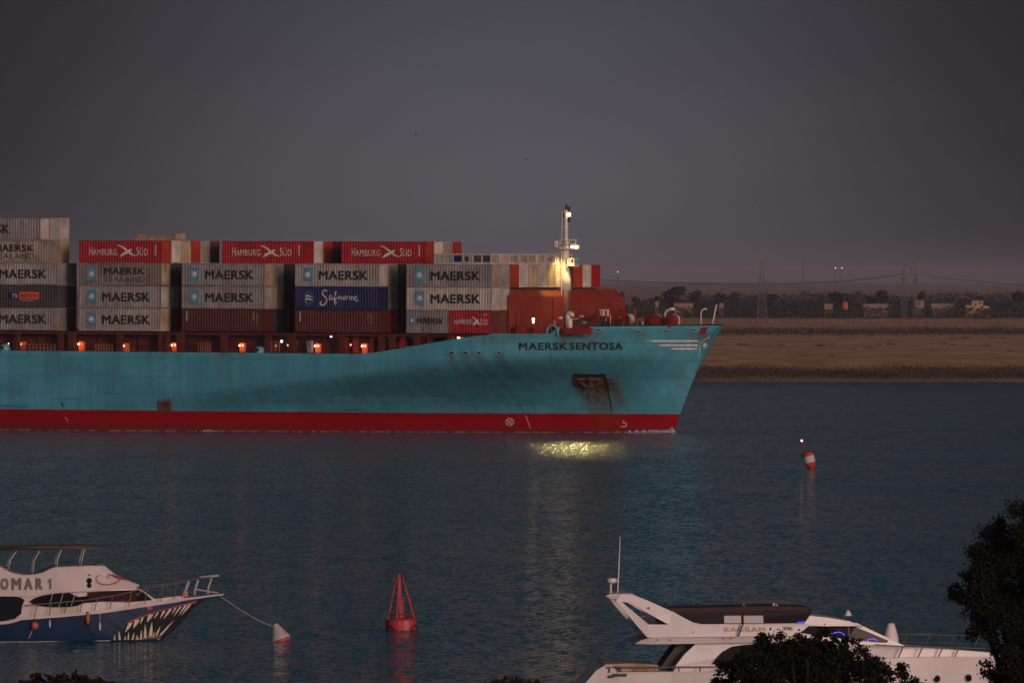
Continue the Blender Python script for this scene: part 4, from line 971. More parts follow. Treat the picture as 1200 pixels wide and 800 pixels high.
class Boat:
    """profile measured in photo pixels: (px, py) -> local x (towards the bow) and z; y is across, -y towards the camera"""
    def __init__(s, name, Y, px0, pw, yaw, label, cat):
        s.S = F / Y; s.px0 = px0; s.pw = pw
        o = at(px0, pw, Y); o.z = 0
        s.root = empty(name, loc(o) @ Matrix.Rotation(R(yaw), 4, 'Z')); tag(s.root, label, cat)
    def X(s, px): return (px - s.px0) / s.S
    def Z(s, py): return (s.pw - py) / s.S
    def p(s, px, py, y): return Vector((s.X(px), y, s.Z(py)))
    def pts(s, L, y): return [s.p(a, b, y) for a, b in L]
    def solid(s, name, poly, bf, m, parent=None, smooth=False, bevel=0.0):
        """closed profile spanning the beam; bf(px, py) is the half-breadth"""
        mb = MB()
        mb.prism(poly, lambda q: s.p(q[0], q[1], -bf(*q)), lambda q: s.p(q[0], q[1], bf(*q)))
        return mb.build(name, m, parent or s.root, smooth, bevel=bevel)
    def shell(s, name, poly, bf, m, K=70):
        """closed profile cut into upright slices so that its sides follow bf smoothly"""
        xa = min(p[0] for p in poly) + .01; xb = max(p[0] for p in poly) - .01; rows = 5; mb = MB()
        for sd in (-1, 1):
            for i in range(K + 1):
                x = xa + (xb - xa) * i / K; ys = []
                for (x0, y0), (x1, y1) in zip(poly, poly[1:] + poly[:1]):
                    if (x0 - x) * (x1 - x) <= 0 and x0 != x1: ys.append(y0 + (y1 - y0) * (x - x0) / (x1 - x0))
                t, b_ = min(ys), max(ys)
                for j in range(rows + 1): y = t + (b_ - t) * j / rows; mb.v.append(tuple(s.p(x, y, sd * bf(x, y))))
        n = rows + 1; o = (K + 1) * n
        for i in range(K):
            for j in range(rows):
                q = i * n + j; mb.f += [(q, q + 1, q + n + 1, q + n), (o + q, o + q + n, o + q + n + 1, o + q + 1)]
            q = i * n; mb.f.append((q, q + n, o + q + n, o + q)); q += rows; mb.f.append((q, o + q, o + q + n, q + n))
        for q0 in (0, K * n):
            for j in range(rows): q = q0 + j; mb.f.append((q, q + 1, o + q + 1, o + q))
        mb.mi = [0] * len(mb.f); return mb.build(name, m, s.root)
    def decal(s, name, poly, bf, m, parent=None, off=.02, both=False, th=.03):
        mb = MB(); mb.prism(poly, lambda q: s.p(q[0], q[1], -bf(*q) - off), lambda q: s.p(q[0], q[1], -bf(*q) + th))
        if both: mb.prism(poly, lambda q: s.p(q[0], q[1], bf(*q) + off), lambda q: s.p(q[0], q[1], bf(*q) - th))
        return mb.build(name, m, parent or s.root)
    def fn(s, bf, off): return lambda q: s.p(q[0], q[1], -bf(*q) - off)
    def tube(s, name, L, y, r, m, parent=None, n=6):
        mb = MB()
        for ys in (y if isinstance(y, (list, tuple)) else [y]): mb.tube([s.p(a, b, ys if not callable(ys) else ys(a)) for a, b in L], r, n)
        return mb.build(name, m, parent or s.root, smooth=True)
def lerp_list(L, x):
    if x <= L[0][0]: return L[0][1]
    for (a, b), (c, d) in zip(L, L[1:]):
        if x <= c: return b + (d - b) * (x - a) / (c - a)
    return L[-1][1]
def boat_hull(B, sheer_px, bot_px, hb, x0, x1, m, name="hull", nx=60, nz=12, parent=None, wl=.80, pw=.7):
    """lofted hull: sheer_px / bot_px are (px, py) lists, hb (px, half-breadth at the rail)"""
    mb = MB(); vs = []
    for sd in (-1, 1):
        for i in range(nx + 1):
            x = x0 + (x1 - x0) * i / nx; ys = lerp_list(sheer_px, x); yb = max(lerp_list(bot_px, x), ys + .1); b = lerp_list(hb, x)
            for j in range(nz + 1):
                v = j / nz; vs.append(B.p(x, yb + (ys - yb) * v, sd * b * (wl + (1 - wl) * v ** pw) * (1 if v > 0 else .96)))
    fs = []
    for sd in range(2):
        b = sd * (nx + 1) * (nz + 1)
        for i in range(nx):
            for j in range(nz): a = b + i * (nz + 1) + j; fs.append((a, a + nz + 1, a + nz + 2, a + 1))
    o = (nx + 1) * (nz + 1)
    for i in range(nx): a = i * (nz + 1); fs.append((a, a + nz + 1, o + a + nz + 1, o + a)); t = a + nz; fs.append((t, t + nz + 1, o + t + nz + 1, o + t))
    for j in range(nz): fs.append((j, j + 1, o + j + 1, o + j)); a = nx * (nz + 1) + j; fs.append((a, a + 1, o + a + 1, o + a))
    mb.add(vs, fs); return mb.build(name, m, parent or B.root, smooth=False)

M_bwa = mat("boat_white_dimmed", (0.46, 0.41, 0.385), 0.45, var=.12, scale=.5, dirt=(.25, .2, .16), dirt_amt=.4, dirt_scale=(.5, .5, .15))  # boat white with the dimmer left edge of the view put into its colour
# ---------------------------------------------------------------- excursion boat with the painted mouth (left)
A = Boat("excursion_boat", 517, 100, 750.5, 4, "white and dark blue excursion boat with toothed mouth painted on its bow", "boat")
A_sheer = [(-230, 726), (0, 726.5), (14, 725), (20, 721.5), (70, 718), (120, 713.5), (180, 705.5), (220, 700.5), (262, 696.8)]
A_bot = [(-230, 752), (186, 752), (192, 747), (206, 735), (218, 722.5), (228, 711), (238, 704.5), (250, 700.5), (262, 697.4)]
A_hb = [(-230, 2.6), (40, 2.9), (100, 2.75), (140, 2.4), (180, 1.75), (210, 1.15), (235, .62), (255, .2), (262, .05)]
boat_hull(A, A_sheer, A_bot, A_hb, -230, 262, M_bblue)
def a_b(px, py):
    ys = lerp_list(A_sheer, px); yb = max(lerp_list(A_bot, px), ys + .1); v = max(0, min(1, (yb - py) / (yb - ys)))
    return lerp_list(A_hb, px) * (.80 + .20 * v ** .7)
# white rail strake
mb = MB(); vs = []
for k in range(61):
    x = -230 + 492 * k / 60; ys = lerp_list(A_sheer, x); b = lerp_list(A_hb, x)
    hgt = 3.6 if x < 200 else 3.6 - 2.2 * (x - 200) / 62
    for sd in (-1, 1): vs += [A.p(x, ys - .8, sd * (b - .25 if b > .3 else b * .3)), A.p(x, ys - 1.0, sd * (b + .06)), A.p(x, ys + hgt - 1, sd * (b + .05)), A.p(x, ys + hgt - .8, sd * (b - .1 if b > .2 else b * .5))]
fs = []
for k in range(60):
    for sd in range(2):
        o = k * 8 + sd * 4
        for j in range(3): fs.append((o + j, o + 8 + j, o + 9 + j, o + 1 + j))
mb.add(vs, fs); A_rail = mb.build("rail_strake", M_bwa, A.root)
mb = MB(); stroke(mb, [(-230, 749.6), (40, 749.6), (120, 748.8), (186, 748)], .9, A.fn(a_b, .03)); mb.build("boot_stripe", M_tooth, A.root, fix=False)
# painted mouth
mouth = [(129, 749), (133, 745.5), (139, 743), (145, 736), (149, 728.5), (158, 723.5), (170, 719.5), (186, 714.5), (200, 711.3), (215, 707.8), (230, 704.2), (234, 703.6), (229, 709.5), (219, 721), (207, 733.5), (193, 745.5), (185, 748.6)]
def subdiv(L, n=3):
    out = []
    for a, b in zip(L, L[1:] + L[:1]):
        for k in range(n): out.append((a[0] + (b[0] - a[0]) * k / n, a[1] + (b[1] - a[1]) * k / n))
    return out
# hull-hugging mesh of the mouth: vertical slices
top = [(129, 748.6), (133, 745.3), (139, 743), (145, 736), (149, 728.5), (158, 723.5), (170, 719.5), (186, 714.5), (200, 711.3), (215, 707.8), (234, 703.8)]
bot = [(129, 749), (184, 749), (193, 745.3), (207, 733.3), (219, 720.8), (229, 709.3), (234, 704)]
mb = MB(); hf = A.fn(a_b, .02); K = 48
for k in range(K + 1):
    x = 129 + 105 * k / K; a = lerp_list(top, x); c = max(lerp_list(bot, x), a + .05)
    for j in range(5): mb.v.append(tuple(hf((x, a + (c - a) * j / 4))))
mb.f = [(k * 5 + j, k * 5 + j + 1, k * 5 + j + 6, k * 5 + j + 5) for k in range(K) for j in range(4)]; mb.mi = [0] * len(mb.f)
mouth_o = mb.build("painted_mouth", M_black, A.root, fix=False)
mb = MB(); stroke(mb, [(148, 729), (153, 726), (160, 723), (170, 719.5), (186, 714.5), (200, 711.3), (215, 707.8), (230, 704.4)], [2.2, 2.4, 1.6, 1.3, 1.2, 1.2, 1.6, 2.6], A.fn(a_b, .04)); mb.build("lip", M_lip, mouth_o, fix=False)
teeth = [  # base centre, base width, tip
    ((152, 728), 4.5, (145, 740)), ((160, 724.5), 5.5, (155, 735)), ((166, 722), 2.5, (163, 730)), ((176, 718.5), 5.5, (171, 728)), ((184, 716.5), 2.2, (179, 724)), ((191.5, 714.5), 3, (186, 724)),
    ((199, 712.5), 3.5, (190, 725)), ((205, 711.2), 2.4, (200, 719)), ((211, 709.8), 2.6, (202, 722)), ((217, 708.3), 2.6, (208, 721)), ((222.5, 707), 3.2, (211, 721)),
    ((133, 748), 2.2, (133, 741)), ((139, 748), 2.8, (138, 737)), ((145, 748), 2, (146, 743)), ((149, 748), 2, (149.5, 738)), ((154, 748), 2.5, (156, 739)), ((160, 748), 2.5, (159, 742)), ((164, 747.5), 2.6, (164.5, 736)),
    ((169, 746), 3.4, (169, 729)), ((175, 744.5), 4.2, (177, 727)), ((182, 743.5), 2.6, (187, 732)), ((187, 743), 3.0, (204, 724.5)), ((178.5, 745), 1.8, (180, 738))]
mb = MB(); tf = A.fn(a_b, .05)
for (bx, by), wd, tip in teeth:
    mx_, my_ = (bx * .55 + tip[0] * .45), (by * .55 + tip[1] * .45)
    mb.add([tf(p) for p in ((bx - wd / 2, by), (bx + wd / 2, by), (mx_ + wd * .42, my_), tip, (mx_ - wd * .42, my_))], [(0, 1, 2, 3, 4)])
mb.build("painted_teeth", M_tooth, mouth_o, fix=False)
mb = MB(); stroke(mb, [(157, 747.4), (184, 745.2), (188, 744.6)], 2.4, A.fn(a_b, .04)); mb.build("lower_lip", M_wood, mouth_o, fix=False)
for L, wd in (([(99, 727), (104, 738), (112, 748)], 3.4), ([(119, 718), (129, 728), (139, 735), (146, 738)], 4), ([(143, 711.5), (152, 716), (160, 719)], 4)):
    mb = MB(); stroke(mb, L, wd, A.fn(a_b, .015)); mb.build("painted_stripe", M_navy, A.root, fix=False)
mb = MB(); stroke(mb, [(171, 710.5), (175, 709.5), (176.5, 711), (174, 712.5), (171.5, 711.5)], 2, A.fn(a_b, .03)); mb.build("painted_nostril", M_lip, A.root, fix=False)
# superstructure
cab_b = lambda px, py: lerp_list([(-200, 2.35), (90, 2.3), (150, 1.7), (200, .9)], px)
fly_b = lambda px, py: lerp_list([(-200, 2.5), (100, 2.45), (130, 1.9), (165, .8)], px)
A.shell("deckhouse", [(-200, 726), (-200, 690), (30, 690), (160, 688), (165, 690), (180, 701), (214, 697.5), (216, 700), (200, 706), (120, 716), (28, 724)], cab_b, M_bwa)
A_win = [(34, 702.5), (40, 698.5), (50, 695.5), (65, 693.3), (90, 692), (130, 690.8), (160, 690.3), (166, 692), (178, 702), (150, 704.0), (118, 703), (98, 704.5), (90, 707.5), (82, 709), (60, 709.3), (45, 707.6), (38, 705.3)]
A.decal("saloon_window", A_win, cab_b, M_glass, off=.13)
A.decal("bridge_window", [(101, 702.9), (102, 692.4), (158, 691.6), (160, 702.6), (118, 702.6)], cab_b, mat("brown_blind", (.030, .013, .011), .6, var=.3, spec=.05), off=.15)
mb = MB()
for k, x in enumerate((56, 68, 82)): stroke(mb, [(x, 708.5), (x + 5, 693)], .55, A.fn(cab_b, .17))
mb.build("window_mullions", M_bw2, A.root, fix=False)
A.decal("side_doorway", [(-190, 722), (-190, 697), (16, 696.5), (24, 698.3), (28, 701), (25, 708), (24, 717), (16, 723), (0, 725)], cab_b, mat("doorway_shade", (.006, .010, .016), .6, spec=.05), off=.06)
fly = [(-200, 664), (-40, 660), (0, 662), (4, 664.8), (14, 669.5), (26, 672), (40, 671.6), (50, 669), (58, 664.8), (64, 663), (100, 661.6), (121, 661.6), (127, 666.5), (135, 673), (150, 680), (163, 685), (161, 688.6), (140, 690.2), (112, 691), (80, 691.5), (58, 693.2), (34, 697), (0, 696.5), (-200, 696.5)]
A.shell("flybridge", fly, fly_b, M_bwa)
mb = MB(); stroke(mb, [(-200, 663.4), (-40, 659.6), (0, 661.5), (4, 664.4), (14, 669), (26, 671.4), (40, 671), (50, 668.4), (58, 664.2), (64, 662.4), (100, 661), (121, 661)], .9, A.fn(fly_b, .02)); mb.build("flybridge_trim", M_wood, A.root, fix=False)
for k, (t_, a, c) in enumerate((("O", 0.5, 8.6), ("M", 13.5, 23.4), ("A", 28.2, 36.6), ("R", 41.5, 48))):
    mb = MB(); lettering(mb, t_, a if t_ != "1" else a + 1, c if t_ != "1" else c - 1, 688.2, 676 - (1 if t_ == "1" else 0), A.fn(fly_b, .04), .05); mb.build("name_letter", M_bronze, A.root, fix=False)
A.decal("name_letter", [(54.6, 679.6), (57, 676), (59.2, 676), (59.2, 688.2), (56.7, 688.2), (56.7, 679.8), (55.2, 681)], fly_b, M_bronze, off=.04)
for px, py, r in ((103.3, 678.6, 3.3), (103.3, 684.2, 2.8), (103.3, 672.2, 1.1)):
    A.decal("porthole", [(px + r * math.cos(a), py + r * math.sin(a)) for a in [2 * math.pi * k / 14 for k in range(14)]], fly_b, M_glass, off=.03)
mb = MB(); stroke(mb, [(117.5, 673), (115, 672.2), (112, 674), (111, 677), (113.5, 681), (118, 683), (126, 683.7), (133, 682), (139, 678.5), (142, 675.5)], [.5, .9, 1.1, 1.3, 1.5, 1.6, 1.6, 1.5, 1.3, .6], A.fn(fly_b, .035))
stroke(mb, [(128, 674.5), (126.5, 676.2), (124.4, 675.4), (124, 673.4), (126, 671.8), (130, 672.3), (136, 675), (142, 676.5), (148, 679)], [.5, .8, 1, 1.1, 1.2, 1.8, 3.0, 2.4, .4], A.fn(fly_b, .05)); mb.build("painted_swirl", M_pink, A.root, fix=False)
A.solid("canopy_roof", [(-200, 641.5), (-40, 640.5), (20, 639.4), (90, 638.6), (124, 640.2), (105, 642.2), (40, 643.2), (-200, 645)], lambda px, py: lerp_list([(-200, 2.3), (60, 2.3), (105, 1.8), (124, .9)], px), M_wood)
for L in ([(-40, 643), (-48, 655), (-50, 661)], [(19.5, 643), (12, 654), (9, 665)], [(46, 643), (39.5, 655), (37.5, 671)], [(71, 642.6), (66.5, 654), (65.3, 663)], [(98, 642), (95.5, 652), (93.6, 661.6)]):
    for y_ in (-2.0, 2.0): A.tube("canopy_post", L, y_, .035, M_bw2, n=5)
A.solid("helm_console", [(112, 662), (113, 659.5), (120, 658.5), (122, 662)], lambda *a: .8, M_navy)
# side and bow rails
mb = MB(); rb = lambda x: lerp_list(A_hb, x) - .12
for sd in (-1, 1):
    mb.tube([A.p(x, y, sd * rb(x)) for x, y in ((28, 707), (60, 704.5), (100, 701), (140, 695), (165, 688.5), (200, 684), (232, 677.5), (256, 674.6))], .03, 5)
    for x, y0, y1 in ((40, 720, 706), (57, 719, 704.8), (75, 718, 703), (93, 716, 701.5), (110, 714.5, 699.5), (128, 712, 697), (150, 709, 692.5), (169, 706.5, 688.3), (188, 704, 685.8), (204, 702, 683.6)):
        mb.tube([A.p(x - 1, y0, sd * rb(x)), A.p(x + 2.5, y1, sd * rb(x))], .025, 4)
mb.build("side_rail", M_chrome, A.root)
mb = MB()
for sd in (-1, 1):
    for x, y0, y1 in ((217.5, 697.5, 681), (228.5, 697, 679.5), (244, 696, 677.5)): mb.tube([A.p(x - .5, y0, sd * (rb(x) * .8 + .1)), A.p(x, (y0 + y1) / 2 + 3, sd * (rb(x) * .8 + .1)), A.p(x + 4, y1, sd * (rb(x) * .8 + .1))], .035, 5)
    mb.tube([A.p(229, 690.5, sd * .5), A.p(256, 695, sd * .1)], .03, 4)
mb.tube([A.p(235, 676.6, -.3), A.p(245, 675.8, -.25), A.p(256, 674.4, -.1), A.p(256, 674.4, .1), A.p(235, 676.6, .3)], .055, 5)
mb.build("pulpit_rail", M_bw2, A.root)
A.solid("windlass", [(213.5, 699.5), (214.5, 695), (215.5, 691), (217, 689.6), (218.5, 691), (220, 695), (220.5, 699)], lambda *a: .22, M_fend)
A.solid("deck_cushion", [(184, 703), (185, 700), (192, 699.5), (192, 702)], lambda *a: .8, M_bblue)
def fender(px, py, rx, ry, m):
    mb = MB(); b = a_b(px, py) + rx / A.S
    prof = [(max(.01, rx * math.sin(math.pi * k / 8) ** .5 / A.S), -ry * math.cos(math.pi * k / 8) / A.S) for k in range(9)]
    mb.lathe(prof, A.p(px, py, -b), 10); mb.tube([A.p(px, py - ry, -b), A.p(px, lerp_list(A_sheer, px) - 1, -lerp_list(A_hb, px) - .08)], .02, 4); mb.build("fender", m, A.root, smooth=True)
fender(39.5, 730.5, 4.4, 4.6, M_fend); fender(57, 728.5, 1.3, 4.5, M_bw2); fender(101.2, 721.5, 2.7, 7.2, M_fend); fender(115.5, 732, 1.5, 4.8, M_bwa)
mb = MB(); stroke(mb, [(33, 745), (36, 738), (37, 734)], .8, A.fn(a_b, .03)); mb.build("water_stain", M_bw2, A.root, fix=False)
M_wlamp = glow("small_warm_lamp", (1.0, .55, .3), 1.2)

# mooring cone and line
cone_p = on_level(330, 751, 0)
cone = empty("mooring_cone_buoy", loc(cone_p) @ Matrix.Rotation(R(24), 4, 'Y') @ Matrix.Rotation(R(-14), 4, 'X'))
k = cone_p.y / F
Mc = Matrix.Rotation(R(-44), 4, 'Y')
mb = MB(); mb.lathe([(11.5 * k, 1 * k), (11.8 * k, 3 * k), (10.6 * k, 6 * k), (4.2 * k, 19 * k), (3.2 * k, 21.5 * k), (1.5 * k, 22 * k)], (0, 0, 0), 18, Mc); mb.build("cone_body", M_bw2, cone, smooth=False)
mb = MB(); mb.lathe([(8 * k, -4.5 * k), (10.8 * k, -2 * k), (11.7 * k, 1 * k), (11.7 * k, 1.6 * k)], (0, 0, 0), 18, Mc); mb.build("red_base", M_lip, cone, smooth=False)
tag(cone, "tilted white cone mooring buoy with a worn red base", "buoy")
mb = MB(); a = on_level(321, 736, 1.0); a = at(320.5, 734, cone_p.y - .2); b = A.root.matrix_world @ A.p(258, 698.5, -.05)
mb.tube([a.lerp(b, q / 12) + Vector((0, 0, -1.3 * math.sin(math.pi * q / 12) * (1 - .3 * q / 12))) * .12 for q in range(13)], .018, 5)
tag(mb.build("mooring_rope", M_bw2), "thin sagging rope between the blue boat's bow and the white cone buoy", "rope")

# ---------------------------------------------------------------- white flybridge yacht (right)
Bt = Boat("motor_yacht", 435, 905, 829, 4.5, "white flybridge motor yacht with gold name letters and blue cabin lights", "yacht")
yb = lambda px, py: lerp_list([(676, 2.2), (720, 2.45), (900, 2.5), (1000, 2.3), (1080, 1.8), (1130, 1.1), (1165, .4), (1185, .05)], px)
Y_sheer = [(676, 800), (684, 791), (692, 781), (703, 774.5), (716, 775), (717, 782.5), (830, 782), (940, 775), (1046, 767), (1153, 767.5), (1185, 766)]
Y_bot = [(676, 836), (1120, 836), (1150, 820), (1170, 795), (1185, 768)]
boat_hull(Bt, Y_sheer, Y_bot, [(676, 2.2), (720, 2.45), (900, 2.5), (1000, 2.3), (1080, 1.8), (1130, 1.1), (1165, .4), (1185, .05)], 676, 1185, M_bw, wl=.85)
def yhb(px, py):
    ys = lerp_list(Y_sheer, px); v = max(0, min(1, (836 - py) / (836 - ys))); return yb(px, py) * (.85 + .15 * v ** .7)
mb = MB(); stroke(mb, [(718, 783.6), (830, 783.1), (940, 776), (1046, 768), (1153, 768.5)], .5, Bt.fn(yhb, .02)); mb.build("rub_strake", M_bw2, Bt.root, fix=False)
for px in (1094, 1133):
    o = Bt.decal("porthole", [(px + 4 * math.cos(a), 792 + 4 * math.sin(a)) for a in [2 * math.pi * q / 16 for q in range(16)]], yhb, M_glass, off=.04)
    mb = MB(); mb.tube([Bt.fn(yhb, .05)((px + 4.1 * math.cos(a), 792 + 4.1 * math.sin(a))) for a in [2 * math.pi * q / 16 for q in range(17)]], .025, 4, cap=False); mb.build("porthole_rim", M_chrome, o)
mb = MB(); stroke(mb, [(782.5, 783), (782.5, 800)], .6, Bt.fn(yhb, .015)); mb.build("hull_seam", M_bw2, Bt.root, fix=False)
mb = MB(); mb.box(Bt.X(712), Bt.X(728), -2.49, -2.1, Bt.Z(787.5), Bt.Z(784.2)); mb.box(Bt.X(707), Bt.X(713), -2.45, -2.3, Bt.Z(789), Bt.Z(786)); mb.build("mooring_hawse", M_dark, Bt.root)
# cabin
cb = lambda px, py: lerp_list([(780, 2.05), (960, 2.0), (1040, 1.6), (1100, 1.1), (1160, .5)], px) - max(0, (770 - py)) * .006
Bt.solid("deckhouse", [(783, 784), (786, 776), (797, 762), (811, 749.5), (932, 748), (934, 729), (960, 722), (1000, 727), (1030, 741), (1058, 754.5), (1100, 757.5), (1160, 763), (1160, 768), (1040, 770)], cb, M_bw)
Bt.solid("aft_bulkhead", [(768, 783), (778, 768), (792, 749.5), (811, 749.5), (797, 762), (786, 776), (783, 783)], lambda *a: 1.2, M_dark)
Bt.decal("saloon_window", [(829, 774), (834, 766.5), (841, 759.5), (852, 753.6), (868, 751.4), (932, 750.6), (934, 774)], cb, M_glass, off=.03)
Bt.decal("windscreen", [(930, 737.5), (936, 731.2), (970, 730.4), (998, 731), (1037.5, 747.6), (1036, 750), (1025, 749.4), (990, 745.5), (960, 742), (940, 739)], cb, M_glass, off=.03)
mb = MB(); stroke(mb, [(989.5, 730.6), (991.5, 745.3)], 1.6, Bt.fn(cb, .05)); mb.build("windscreen_pillar", M_bglass, Bt.root, fix=False)
M_led = glow("blue_led", (0.10, 0.06, 1.0), .45)
for L in ([(963, 741), (964.5, 739.5), (969, 738.4), (975, 737.9), (977.5, 737), (981, 738), (984, 739.8), (985.5, 741)], [(1011.5, 747.3), (1014, 745.8), (1018, 745.4), (1022, 746.4), (1024, 747.8)], [(928, 725), (937.5, 724.6)]):
    mb = MB(); stroke(mb, L, .75, Bt.fn(cb if L[0][0] > 930 else (lambda *a: 2.38), .06)); mb.build("cabin_light_strip", M_led, Bt.root, fix=False)
# flybridge with raked radar arch
fb = lambda px, py: lerp_list([(700, 2.15), (760, 2.3), (930, 2.3), (1000, 1.9), (1040, 1.3)], px)
Bt.solid("flybridge_deck", [(738, 750), (746, 745.5), (760, 742), (940, 741.6), (940, 747.2), (880, 749.2), (760, 750.5)], lambda px, py: fb(px, py) - .12, M_bw2)
flyp = [(752.5, 742), (760, 742.4), (925, 741), (933, 736.5), (942, 729), (962, 730), (1000, 730), (1008, 731), (990, 724.5), (965, 720.2), (943, 717.6), (936.5, 726.4), (815, 727), (806, 725), (796, 720), (785, 714), (783, 712.5), (776, 727.3), (754, 727.3)]
Bt.solid("flybridge_coaming", flyp, fb, M_bw)
# near and far legs of the arch
for y0, y1 in ((-2.32, -1.95), (1.95, 2.32)):
    mb = MB()
    for poly in ([(714.5, 701.5), (728, 703), (754.2, 727.5), (760, 742.2), (752.4, 742.2)][:0] or [(716, 699.5), (723, 701), (754, 727.3), (760, 742.3), (752.4, 742.3)],
                 [(723, 692), (740, 694.5), (752, 699), (770, 707), (785, 713.8), (777, 727.3), (760, 718), (748, 711), (740, 705.6), (733, 701.8), (728.5, 701.5), (722, 700.8), (716, 699.4)]):
        mb.prism(poly, lambda q: Bt.p(q[0], q[1], y0 + (.25 if y0 < 0 else -.25) * max(0, (720 - q[1]) / 28)), lambda q: Bt.p(q[0], q[1], y1 + (.25 if y0 < 0 else -.25) * max(0, (720 - q[1]) / 28)))
    mb.build("radar_arch_leg", M_bw, Bt.root)
Bt.solid("radar_arch_top", [(704, 694.8), (709, 691.8), (735, 691.4), (742, 695), (728, 698), (712, 697.6)], lambda *a: 2.05, M_bw2)
mb = MB(); mb.lathe([(.05, Bt.Z(697)), (.05, Bt.Z(681))], (Bt.X(715), 0, 0), 8); mb.build("radar_post", M_bw, Bt.root)
mb = MB(); mb.lathe([(.1, Bt.Z(681)), (.24, Bt.Z(680.4)), (.25, Bt.Z(677)), (.2, Bt.Z(675.2)), (.02, Bt.Z(674.9))], (Bt.X(716.4), 0, 0), 16); mb.build("radar_dome", M_bw, Bt.root, smooth=True)
mb = MB(); mb.tube([Bt.p(722.4, 693, -.3), Bt.p(724, 660, -.3), Bt.p(725.4, 626.5, -.3)], [.03, .025, .014], 6); mb.build("whip_antenna", M_bw, Bt.root)
mb = MB(); mb.tube([Bt.p(744, 713, 1.9), Bt.p(747, 739, 2.1)], .03, 4); mb.build("far_stay", M_bw2, Bt.root)
# flybridge screens, seats, rails
fs_ = lambda px, py: fb(px, py) - .04 - (727 - py) * .004
Bt.decal("flybridge_screen", [(783.5, 714.4), (800, 714.2), (945.5, 713.2), (946, 714.2), (936.5, 726.6), (815, 727.2), (806, 725.2), (796, 720.2)], fs_, M_bglass, off=.0, th=.05)
Bt.decal("flybridge_screen", [(783.5, 714.4), (800, 714.2), (945.5, 713.2), (946, 714.2), (936.5, 726.6), (815, 727.2)], lambda px, py: -fs_(px, py), M_bglass, off=.0, th=.05)
mb = MB()
for sd in (-1, 1): mb.tube([Bt.p(783, 714.2, sd * 2.2), Bt.p(945, 713.2, sd * 2.1)], .035, 5)
mb.tube([Bt.p(945, 713.2, -2.1), Bt.p(950, 713.2, 0), Bt.p(945, 713.2, 2.1)], .035, 5); mb.build("screen_frame", M_upho, Bt.root)
Bt.solid("flybridge_sunpad", [(772, 727), (772, 709.5), (890, 707), (944, 708), (944, 712), (870, 713), (800, 714), (800, 727)], lambda *a: 1.75, M_upho)
for px0, px1 in ((842.5, 862), (865.5, 888)): Bt.decal("seat_back", [(px0, 726), (px0, 717.5), (px1, 717.3), (px1 + .5, 726)], fs_, M_bw2, off=.03)
for sd in (-1, 1):
    mb = MB()
    mb.tube([Bt.p(862, 703.6, sd * 1.1), Bt.p(921, 702.6, sd * 1.1)], .03, 4)
    for L in ([(869, 712.8), (869.6, 704)], [(908, 712), (905, 703.4)]): mb.tube(Bt.pts(L, sd * 1.1), .035, 4)
    mb.tube([Bt.p(878, 711, sd * 1.5), Bt.p(940, 710, sd * 1.4), Bt.p(941, 706.4, sd * 1.4)], .03, 4)
    mb.build("sunshade_frame", M_chrome, Bt.root)
Bt.solid("helm_seat", [(869, 713), (868.6, 704.6), (870.6, 704.6), (872.2, 711.5), (881, 712)], lambda *a: .7, M_bw2); Bt.solid("helm_console", [(904, 712.5), (904.5, 703.6), (907, 704), (912, 708.5), (912, 712.5)], lambda *a: .5, M_bw)
# writing
mb = MB(); lettering(mb, "RAGRAM", 843.5, 890.5, 735.8, 730.2, Bt.fn(fb, .03), .012, 0, 1.2); mb.build("name_lettering", M_gold, Bt.root, fix=False)
mb = MB(); lettering(mb, "3741", 911.5, 922, 734.4, 730.2, Bt.fn(fb, .03), .012); mb.build("number_lettering", M_text, Bt.root, fix=False)
mb = MB(); mb.tube([Bt.p(858.5, 741, -2.45), Bt.p(861.5, 732, -2.55), Bt.p(865, 725, -2.45)], .035, 5); mb.build("boat_hook", M_dark, Bt.root)
for px, py, r in ((754.2, 708.2, 1.3), (806.4, 736.2, 1.1), (764.3, 745.3, .8), (779.2, 745.3, .8), (841.5, 743.6, .8), (851, 743.3, .8), (911, 742.8, .8)):
    Bt.decal("flush_light", [(px + r * math.cos(a), py + r * math.sin(a)) for a in [2 * math.pi * q / 10 for q in range(10)]], fb, M_dark if r < 1 else M_tan, off=.03)
# roof dome lights, foredeck cone, rails
mb = MB(); mb.lathe([(.16, 0), (.17, .06), (.1, .2), (.02, .27)], Bt.p(996, 720.5, .6), 12); mb.build("search_light", M_bw, Bt.root, smooth=True)
mb = MB(); mb.lathe([(.05, -.15), (.06, .05), (.03, .1)], Bt.p(986.5, 727, -1.6), 8); mb.build("side_light", M_dark, Bt.root)
mb = MB(); mb.lathe([(.34, Bt.Z(752) - .1), (.34, Bt.Z(746)), (.16, Bt.Z(730)), (.1, Bt.Z(728.8))], (Bt.X(1046), .3, 0), 14); o = mb.build("deck_cone", M_bw, Bt.root, smooth=False)
mb = MB(); mb.tube([Bt.p(1045, 729, .3), Bt.p(1044.6, 721, .3)], .02, 4); mb.build("cone_rod", M_dark, o)
mb = MB()
def rb2(x, sd): return sd * (yb(x, 0) - .12)
mb.tube([Bt.p(1020, 752, -1.9), Bt.p(1053, 754.3, rb2(1053, -1)), Bt.p(1100, 755.8, rb2(1100, -1)), Bt.p(1155, 758, rb2(1155, -1))], .03, 5)
for x in (1052.5, 1076, 1101, 1121.5): mb.tube([Bt.p(x - 5, 767.6, rb2(x - 5, -1)), Bt.p(x + 1, 755, rb2(x, -1))], .03, 4)
mb.tube([Bt.p(1050, 743.6, rb2(1050, 1)), Bt.p(1100, 743.6, rb2(1100, 1)), Bt.p(1160, 744.5, rb2(1160, 1))], .03, 5); mb.tube([Bt.p(1052, 753, rb2(1052, 1)), Bt.p(1140, 753.8, rb2(1140, 1))], .02, 4)
